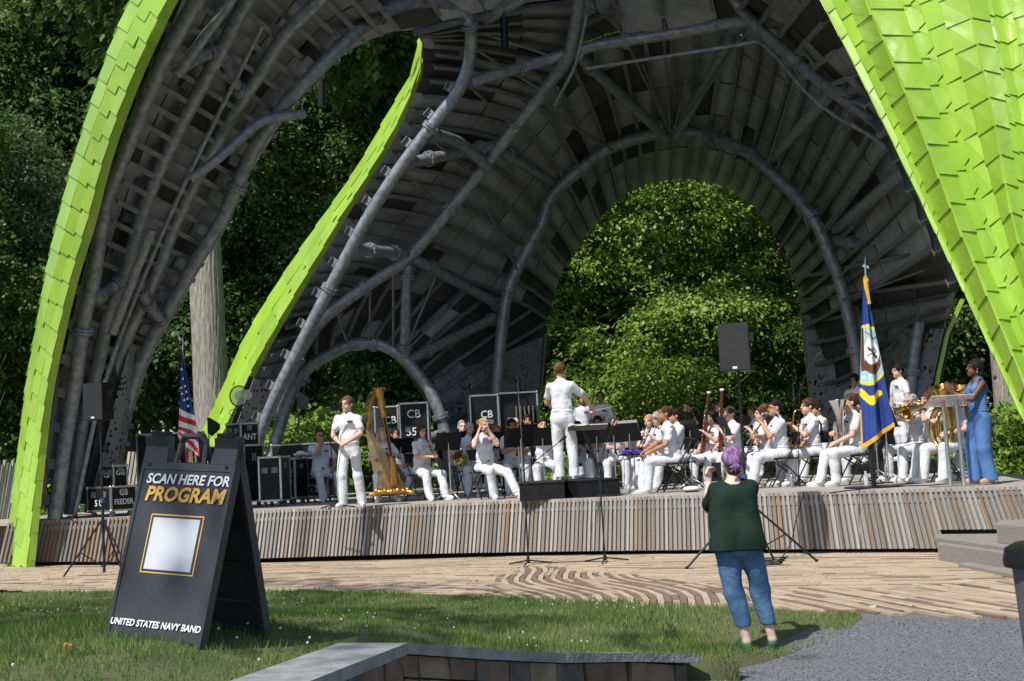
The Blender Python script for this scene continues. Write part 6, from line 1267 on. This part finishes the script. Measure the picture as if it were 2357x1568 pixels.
def player(who, px, D, yaw, ins='lap', hair='short', hcol='brown', skin='fair', glasses=None, female=False, H=None, rz=0, stand=True, chair=True, sheetm=False, head=None, label=None, feet=None, lean=.06, fine=False, rh=None, lh=None, sd=.68, swz=0, wide=1.0, hips=1.0, strap=False, elbows=(None, None), curl=(.9, .9), legs=True):
    H = H or (1.64 if female else 1.77); loc = fx(px, 1060, D, HS + rz); s = H / 1.75; R, Lh = HT.get(ins, (None, None))
    if R: R = tuple(a * (s if i == 2 else 1) for i, a in enumerate(R)); Lh = tuple(a * (s if i == 2 else 1) for i, a in enumerate(Lh))
    o, info = person(label or ('seated ' + who + ' in white uniform'), loc, yaw, H, True, skin, hair, hcol, lh if lh else Lh, rh if rh else R, lean, head or (0, -4), fine, female, glasses, feet=feet, wide=wide, hips=hips, strap=strap, elbows=elbows, curl=curl)
    if chair: inst(CH0, 'black folding chair under the ' + who, local(loc, yaw, 0, .03), yaw, 'folding chairs of the band')
    if stand:
        sp = local(loc, yaw, swz, -sd); inst(ST0, 'black music stand before the ' + who, sp, yaw, 'music stands of the band', .98)
        if sheetm: sheet('white music pages on the stand of the ' + who, sp, yaw)
    if ins in ('clarinet', 'oboe', 'flute', 'piccolo', 'bassoon'): woodwind(info, who, ins)
    elif ins == 'sax': sax(info, who)
    elif ins == 'horn': horn(info, who)
    elif ins in ('euphonium',): brass_low(info, who, 'euphonium', M_['silver'], 'silver euphonium with upright bell held by the ' + who)
    elif ins == 'tuba': brass_low(info, who, 'tuba', M_['brass'], 'large brass tuba with wide bell held by the ' + who)
    elif ins == 'trombone': trombone(info, who, 'gold slide trombone played by the ' + who)
    return o, info
# left side
player('officer with hand at his mouth', 738, 27.6, 25, 'lap', 'buzz', 'brown', 'tan', 'clear', H=1.80, stand=False, rh=(-.03, -.17, 1.13), elbows=((-.3, -.6, -.8), None), curl=(1.2, .7), feet=((-.12, -.45), (.22, -.50)), wide=1.08)
player('blond harpist', 883, 25.6, 10, 'lap', 'long', 'blond', 'pale', female=True, stand=False, rh=(-.17, -.34, .78), lh=(.20, -.32, .80), H=1.66)
player('keyboard player with glasses behind the harp', 912, 28.8, 15, 'lap', 'short', 'dark', 'tan', 'clear', head=(0, -22), sd=.55)
player('woman clarinettist with bobbed brown hair', 972, 25.0, 32, 'clarinet', 'bob', 'brown', 'fair', 'clear', True, 1.66, feet=((-.14, -.48), (.16, -.50)), swz=.12, sd=.72)
player('bald horn player', 1083, 26.6, 22, 'horn', 'bald', 'brown', 'fair', H=1.78, head=(10, -3), feet=((-.25, -.5), (.2, -.3)), sd=.75)
player('blond woman playing piccolo', 1117, 24.0, 28, 'piccolo', 'bun', 'blond', 'fair', female=True, H=1.72, feet=((-.05, -.36), (.30, -.56)), sd=.80, swz=.25, fine=True, elbows=((-.5, -.2, -1), (.5, -.3, -1)))
player('older bald man in the back row', 1066, 29.0, 18, 'lap', 'buzz', 'grey', 'pale', H=1.78, rz=.08)
player('red-haired woman half hidden by a stand', 1146, 27.4, 10, 'clarinet', 'bob', 'red', 'fair', 'clear', True, 1.62)
player('man with glasses behind the piccolo stand', 1182, 26.4, 8, 'oboe', 'short', 'dark', 'tan', 'clear', H=1.78)
player('bald man behind the man with glasses', 1191, 29.4, 5, 'lap', 'bald', 'brown', 'fair', H=1.79, rz=.1)
player('dark-haired man beside the stored panels', 1218, 30.4, 5, 'trombone', 'short', 'dark', 'tan', rz=.18)
player('dark-haired woman flautist left of the conductor', 1253, 25.2, 4, 'flute', 'bun', 'dark', 'fair', female=True, H=1.68, sd=.75, swz=-.08, head=(6, -6))
# centre and rear
player('dark-haired woman right of the conductor', 1333, 28.0, -4, 'clarinet', 'bun', 'dark', 'olive', female=True)
player('man with heavy glasses behind the conductor stand', 1380, 27.4, -6, 'clarinet', 'short', 'dark', 'tan', 'clear', H=1.78)
player('bald bespectacled man in the rear centre', 1389, 29.6, -5, 'lap', 'bald', 'brown', 'fair', 'clear', rz=.1)
player('short-haired woman behind the score stand', 1422, 26.4, -8, 'clarinet', 'short', 'brown', 'fair', female=True, H=1.66)
player('man in dark sunglasses', 1460, 28.6, -10, 'trombone', 'buzz', 'dark', 'fair', 'sun', rz=.06)
player('fair-haired woman with hair pulled back', 1500, 26.4, -32, 'clarinet', 'bun', 'blond', 'pale', female=True, H=1.68, stand=False)
player('woman oboist with grey curly hair', 1521, 24.6, -48, 'oboe', 'curly', 'grey', 'fair', 'clear', True, 1.66, sd=.72, sheetm=True)
player('man seated in profile with hand on his knee', 1548, 22.9, -82, 'lap', 'buzz', 'brown', 'olive', H=1.80, rh=(-.10, -.42, .66), lh=(.14, -.38, .66), feet=((-.12, -.50), (.12, -.46)), stand=False, lean=.14, head=(0, -10), wide=1.05, fine=True)
player('dark-haired player behind the profile man', 1563, 24.2, -75, 'oboe', 'short', 'dark', 'tan', H=1.76, stand=False)
player('young man with short brown hair in the rear row', 1590, 28.4, -20, 'trombone', 'short', 'brown', 'fair', rz=.22)
player('bassoonist with dark hair and glasses', 1648, 25.4, -48, 'bassoon', 'bob', 'dark', 'fair', 'clear', True, 1.66, sd=.8)
player('contrabassoonist behind the tall loudspeaker stand', 1690, 24.4, -62, 'bassoon', 'short', 'brown', 'fair', H=1.74, sd=.85)
player('player with reddish hair behind the bassoons', 1662, 28.6, -25, 'lap', 'short', 'auburn', 'fair', rz=.2)
player('woman bass clarinettist with pinned brown hair', 1762, 24.7, -80, 'clarinet', 'bun', 'brown', 'fair', female=True, H=1.68, stand=False)
player('young man with glasses and thick black hair', 1797, 22.7, -84, 'oboe', 'short', 'dark', 'tan', 'clear', H=1.78, feet=((-.13, -.50), (.13, -.52)), sd=.85, fine=True, wide=1.06, hips=1.05)
player('red-haired man in the third row', 1768, 26.8, -50, 'lap', 'short', 'auburn', 'fair', rz=.06)
player('man in the rear row beside the tripod pole', 1738, 28.6, -30, 'lap', 'buzz', 'auburn', 'tan', rz=.08)
player('saxophonist with black neck strap', 1872, 23.0, -74, 'sax', 'short', 'brown', 'fair', H=1.80, strap=True, sheetm=True, sd=.62, feet=((-.14, -.55), (.14, -.48)), fine=True)
player('man behind the saxophonist', 1892, 24.6, -70, 'sax', 'short', 'dark', 'tan', H=1.78)
player('euphonium player behind the blue flag', 1970, 21.9, -80, 'euphonium', 'short', 'brown', 'fair', H=1.80, feet=((-.14, -.55), (.14, -.40)), stand=False, wide=1.08, rh=(-.05, -.30, .80), lh=(.10, -.34, .66))
player('second euphonium player', 1990, 23.2, -76, 'euphonium', 'short', 'brown', 'fair', H=1.8, stand=False)
player('trombonist with glasses right of the blue flag', 2110, 23.2, -66, 'trombone', 'buzz', 'grey', 'fair', 'clear', H=1.78, sheetm=True, sd=.75, rz=.0)
player('trombonist beside the lectern', 2150, 22.0, -70, 'trombone', 'short', 'brown', 'fair', H=1.76, sheetm=True, sd=.8)
player('tuba player hidden behind the lectern', 2200, 21.4, -62, 'tuba', 'short', 'brown', 'fair', H=1.80, stand=False, feet=((-.18, -.50), (.18, -.45)))
player('tuba player behind the woman in blue', 2235, 22.4, -60, 'tuba', 'short', 'dark', 'fair', H=1.80, stand=False)
# standing figures
def stander(label, px, D, yaw, rz=0, **k):
    loc = fx(px, 1100, D, HS + rz); return person(label, loc, yaw, **k) + (loc,)
o, sp, _ = stander('man in white uniform standing at the microphone with hands joined', 806, 23.2, -14, H=1.80, hair='short', hcol='auburn', skin='fair', rh=(-.07, -.27, 1.06), lh=(.08, -.26, 1.05), fine=True, head=(-14, -2), feet=((-.10, -.10), (.16, .10, .0, .35)), curl=(1.1, 1.1), boards=mat('board_black', (.01, .01, .012), .6), elbows=((-1, .3, -.4), (1, .3, -.4)), hands=((.75, -.5, -.25), (-.75, -.5, -.25)), wide=1.02)
cp = fl(1302, 22.75, HS + .282)
person('conductor in white uniform on the podium seen from behind', cp, 172, H=1.83, hair='short', hcol='auburn', skin='fair', rh=(.16, -.42, 1.16), lh=(.26, -.22, 1.14), fine=True, head=(-14, 0), feet=((-.07, .02), (.16, .0)), curl=(1.3, 1.2), hands=((.4, -.9, .1), None), ribbon=False) if False else None
o, ci = person('conductor in white uniform on the podium seen from behind', cp, 172, H=1.86, hair='short', hcol='auburn', skin='fair', lh=(.12, -.34, 1.10), rh=(-.44, -.34, 1.13), fine=True, head=(-16, 0), feet=((-.14, .0), (.09, .03)), curl=(1.2, 1.35), ribbon=False, boards=mat('board_gold', (.55, .36, .08), .5), elbows=((-.8, .1, -.5), (1, .1, -.5)))
bt_ = thing('conducting_baton', 'pale wooden baton in the right hand of the conductor', 'baton', ci['M'].translation, ci['M'].to_euler().z); E, Wp = ci['HP'][0]; wv = Vector(Wp) + (Vector(Wp) - Vector(E)).normalized() * .09
MB().tube([wv, wv + Vector((-.30, -.06, .05))], [.006, .002], 6).build('shaft', mat('baton_wood', (.6, .42, .2), .5), bt_); MB().ell(wv, (.018, .018, .018)).build('grip', mat('baton_grip', (.45, .28, .1), .5), bt_)
cs = fl(1378, 22.5); cst = thing('conductor_stand', 'wide flat black conductor stand with open scores', 'music stand', cs)
MB().tube([cs + Vector((.12, 0, .05)), at(1362, 1040, 22.5), at(1345, 992, 22.5)], [.035, .03, .022], 10).build('pole', M_['blackm'], cst, sm='auto', world=True); MB().cyl((.12, 0, .004), (.12, 0, .04), .22, 18).build('base', M_['blackm'], cst)
dk = at(1352, 985, 22.5); Mx = Matrix.Rotation(math.radians(-8), 3, 'X'); MB().box(dk, (.62, .42, .012), Mx).build('desk', M_['black'], cst, world=True)
for i, (dx, dz) in enumerate(((-.17, .016), (.16, .02), (-.15, .03))): MB().box(dk + Vector((dx, -.02, dz)), (.28, .36, .012), Mx @ Matrix.Rotation(.06 * i, 3, 'Z')).build('score', M_['paper'], cst, world=True)
for x, D, lab, hd in ((1350, 30.6, 'standing percussionist with head bowed left of the hooked microphone', -24), (1392, 30.2, 'standing percussionist with head bowed right of the hooked microphone', -26)):
    stander(lab, x, D, -8, .16, H=1.80, hair='short', hcol='dark', skin='olive', head=(0, hd))
stander('standing player before the perforated panel right of the blue flag', 2084, 26.6, -70, .24, H=1.80, hair='short', hcol='dark', skin='fair')
stander('standing player with glasses half hidden by the blue flag', 1982, 28.6, -40, .18, H=1.8, hair='short', hcol='dark', skin='olive', glasses='clear')
rz_ = thing('rear_riser', 'low dark rear riser under the standing players', 'riser', (0, 30, HS))
for x, D, w, h in ((1372, 30.6, 1.4, .16), (2084, 26.8, 1.0, .24), (1982, 28.8, 1.0, .18)): c = fl(x, D, HS + h / 2); MB().box(c, (w, 1.0, h - .006)).build('platform', M_['black'], rz_, world=True)
# woman in blue
DEN = mat('blue_chambray', (0.085, 0.19, 0.42), .8, 0, (0.07, 0.155, 0.36), 6, bump=.3, bscale=18, spec=.2)
wb = fl(2262, 19.5)
o, wi = person('woman in a sleeveless blue jumpsuit clapping behind the lectern', wb, -78, H=1.70, hair='braids', hcol='dark', skin='brown', female=True, fine=True, sleeve=0, shirt=DEN, pants=DEN, rh=(-.035, -.36, 1.27), lh=(.035, -.36, 1.25), head=(-6, -10), legw=1.34, hips=.93, wide=.95, group=None, ribbon=False, shoes=mat('sandal_tan', (.42, .27, .17), .6), curl=(.05, .05), hands=((.1, -.55, .8), (-.1, -.55, .8)), palm=((1, 0, 0), (-1, 0, 0)), elbows=((-.5, .2, -1), (.5, .2, -1)), feet=((-.10, -.06), (.10, .06)))
MB().ell(wi['hp'](.085, .01, -.05), (.010, .010, .018)).build('earring', M_['silver'], o, sm=True); MB().ell(wi['hp'](-.085, .01, -.05), (.010, .010, .018)).build('earring', M_['silver'], o, sm=True)
wst = MB(); hp_ = wi['hip']; wst.tube([hp_ + np.array([math.cos(a) * .155, math.sin(a) * .115, .10]) for a in np.linspace(0, 2 * math.pi, 22)], .018, 6, caps=False); wst.build('waistband', DEN, o)
# woman in green top with phone
GRN = mat('green_tshirt', (0.010, 0.024, 0.017), .85, 0, (0.014, 0.031, 0.022), 7, bump=.35, bscale=16, spec=.15); JEAN = mat('blue_jeans', (0.045, 0.105, 0.205), .8, 0, (0.085, 0.175, 0.30), 5, 6, bump=.5, bscale=22, spec=.2)
gp = fx(1709, 1478, 11.6, 0); gp.z = lawn_z(gp.x, gp.y) + .0
o, gi_ = person('woman with purple hair in dark green top filming with her phone', gp, 177, H=1.62, hair='mid', hcol='purple', skin='pale', female=True, fine=True, shirt=GRN, pants=JEAN, sleeve=.74, cuff=.66, wide=1.12, hips=1.10, legw=1.12, long_shirt=True, group=None, ribbon=False, lh=(.17, -.27, 1.35), rh=(-.02, -.36, 1.28), head=(12, -8), shoes=mat('green_shoe', (.03, .12, .055), .7), feet=((-.24, -.02), (-.03, .05, 0, .3)), scoop=True, hem=.20, shem=.80, curl=(.9, .8), elbows=((-.35, .1, -1), (.12, .1, -1)), palm=((.3, .8, 0), (-.6, .5, 0)))
h2 = gi_['hp']; Rr = None
v, f = sdf_mesh([('e', h2(0, .112, -.012), (.03, .028, .028), None), ('c', h2(0, .12, -.02), h2(.05, .135, -.055), .016, .006), ('c', h2(0, .12, -.02), h2(-.045, .13, -.06), .016, .006), ('c', h2(0, .125, -.02), h2(.01, .14, -.07), .014, .005), ('c', h2(0, .12, -.01), h2(.055, .135, -.02), .013, .005), ('c', h2(0, .12, -.01), h2(-.055, .13, -.025), .013, .005)], .006, .015, .004, 5); put('hair_bun', npmesh('hair_bun', v, f, HAIR['purple'], True), o)
for ch in o.children:
    if ch.name.startswith('hair'):      # strands combed back into the knot
        me = ch.data; co = np.zeros(len(me.vertices) * 3); me.vertices.foreach_get('co', co); co = co.reshape(-1, 3); ax_ = (h2(0, .112, -.012) - h2(0, -.2, .06)); ax_ /= np.linalg.norm(ax_); q = co - h2(0, .112, -.012); e1 = np.cross(ax_, [0, 0, 1.0]); e1 /= np.linalg.norm(e1); e2 = np.cross(ax_, e1); ang = np.arctan2(q @ e2, q @ e1); dv = co - h2(0, .02, .03); dv /= np.linalg.norm(dv, axis=1)[:, None]
        co += dv * (.0028 * np.abs(np.sin(ang * 17)) + .002 * np.sin(ang * 41 + 1))[:, None]; me.vertices.foreach_set('co', co.ravel()); me.update(); ch.name = 'combed_hair'
v, f = sdf_mesh([('e', h2(0, .045, -.055), (.058, .048, .045), None)], .007, .01, .003, 3); put('nape_hair', npmesh('nape_hair', v, f, HAIR['brown'], True), o)
E, Wp = gi_['HP'][1]; ph = thing('smartphone', 'black smartphone held up by the woman with purple hair', 'phone', gi_['M'].translation, gi_['M'].to_euler().z); c = Vector(Wp) + Vector((-.075, -.05, .075)); MB().box(c, (.078, .011, .155), Matrix.Rotation(.15, 3, 'Z')).build('case', M_['black'], ph); MB().box(c + Vector((0, .007, 0)), (.070, .003, .146), Matrix.Rotation(.15, 3, 'Z')).build('screen', mat('phone_screen', (.02, .025, .03), .1), ph)
# small things on the deck
def bottle(label, x, D, kind='clear'):
    o = thing('bottle', label, 'bottle', fl(x, D), 0, 'drink bottles on the deck'); mt = mat('clear_bottle', (.75, .8, .85), .1, alpha=.4) if kind == 'clear' else mat('steel_flask', (.35, .36, .37), .3, .8)
    MB().tube([(0, 0, 0), (0, 0, .15), (0, 0, .19), (0, 0, .205)], [.032, .033, .02, .013], 12).build('body', mt, o, sm='auto'); MB().cyl((0, 0, .205), (0, 0, .225), .016, 10).build('cap', M_['white_paint'] if kind == 'clear' else M_['black'], o)
for a in (('clear water bottle beside the euphonium player', 1993, 20.9), ('clear water bottle between the horn and piccolo players', 1098, 25.4), ('clear water bottle under the piccolo stand', 1232, 24.6), ('steel flask beside the saxophonist', 1822, 22.2, 'flask'), ('tall steel flask behind the saxophone stand', 1924, 22.6, 'flask')): bottle(*a)
cap_ = thing('uniform_cap', 'white uniform cap lying under the chair of the profile man', 'cap', fl(1590, 22.5)); MB().ell((0, 0, .05), (.14, .13, .045), None, 16, 8).build('crown', M_['white'], cap_, sm=True); MB().tube([(0, 0, .0), (0, 0, .03)], .11, 16).build('band', M_['black'], cap_)
rag = MB()
for k in range(10): rag.ell((rt.uniform(-.2, .2), rt.uniform(-.08, .08), rt.uniform(-.03, .03)), (.06, .05, .02), None, 7, 5)
pst = fl(1462, 24.0); ps = thing('peg_stand', 'low black instrument tray stand before the oboist', 'stand', pst); MB().box((0, 0, .62), (.5, .3, .02)).build('tray', M_['black'], ps); MB().cyl((0, 0, .1), (0, 0, .62), .012, 8).build('pole', M_['alu'], ps)
for k in range(3): MB().tube([(0, 0, .2), (.3 * math.cos(k * 2.1), .3 * math.sin(k * 2.1), .01)], .009, 6).build('leg', M_['alu'], ps)
tag(rag.build('purple_cloth', mat('purple_cloth', (.10, .03, .42), .8), sm=True), 'crumpled purple cloth on the tray before the oboist', 'cloth').location = pst + Vector((0, 0, .66))
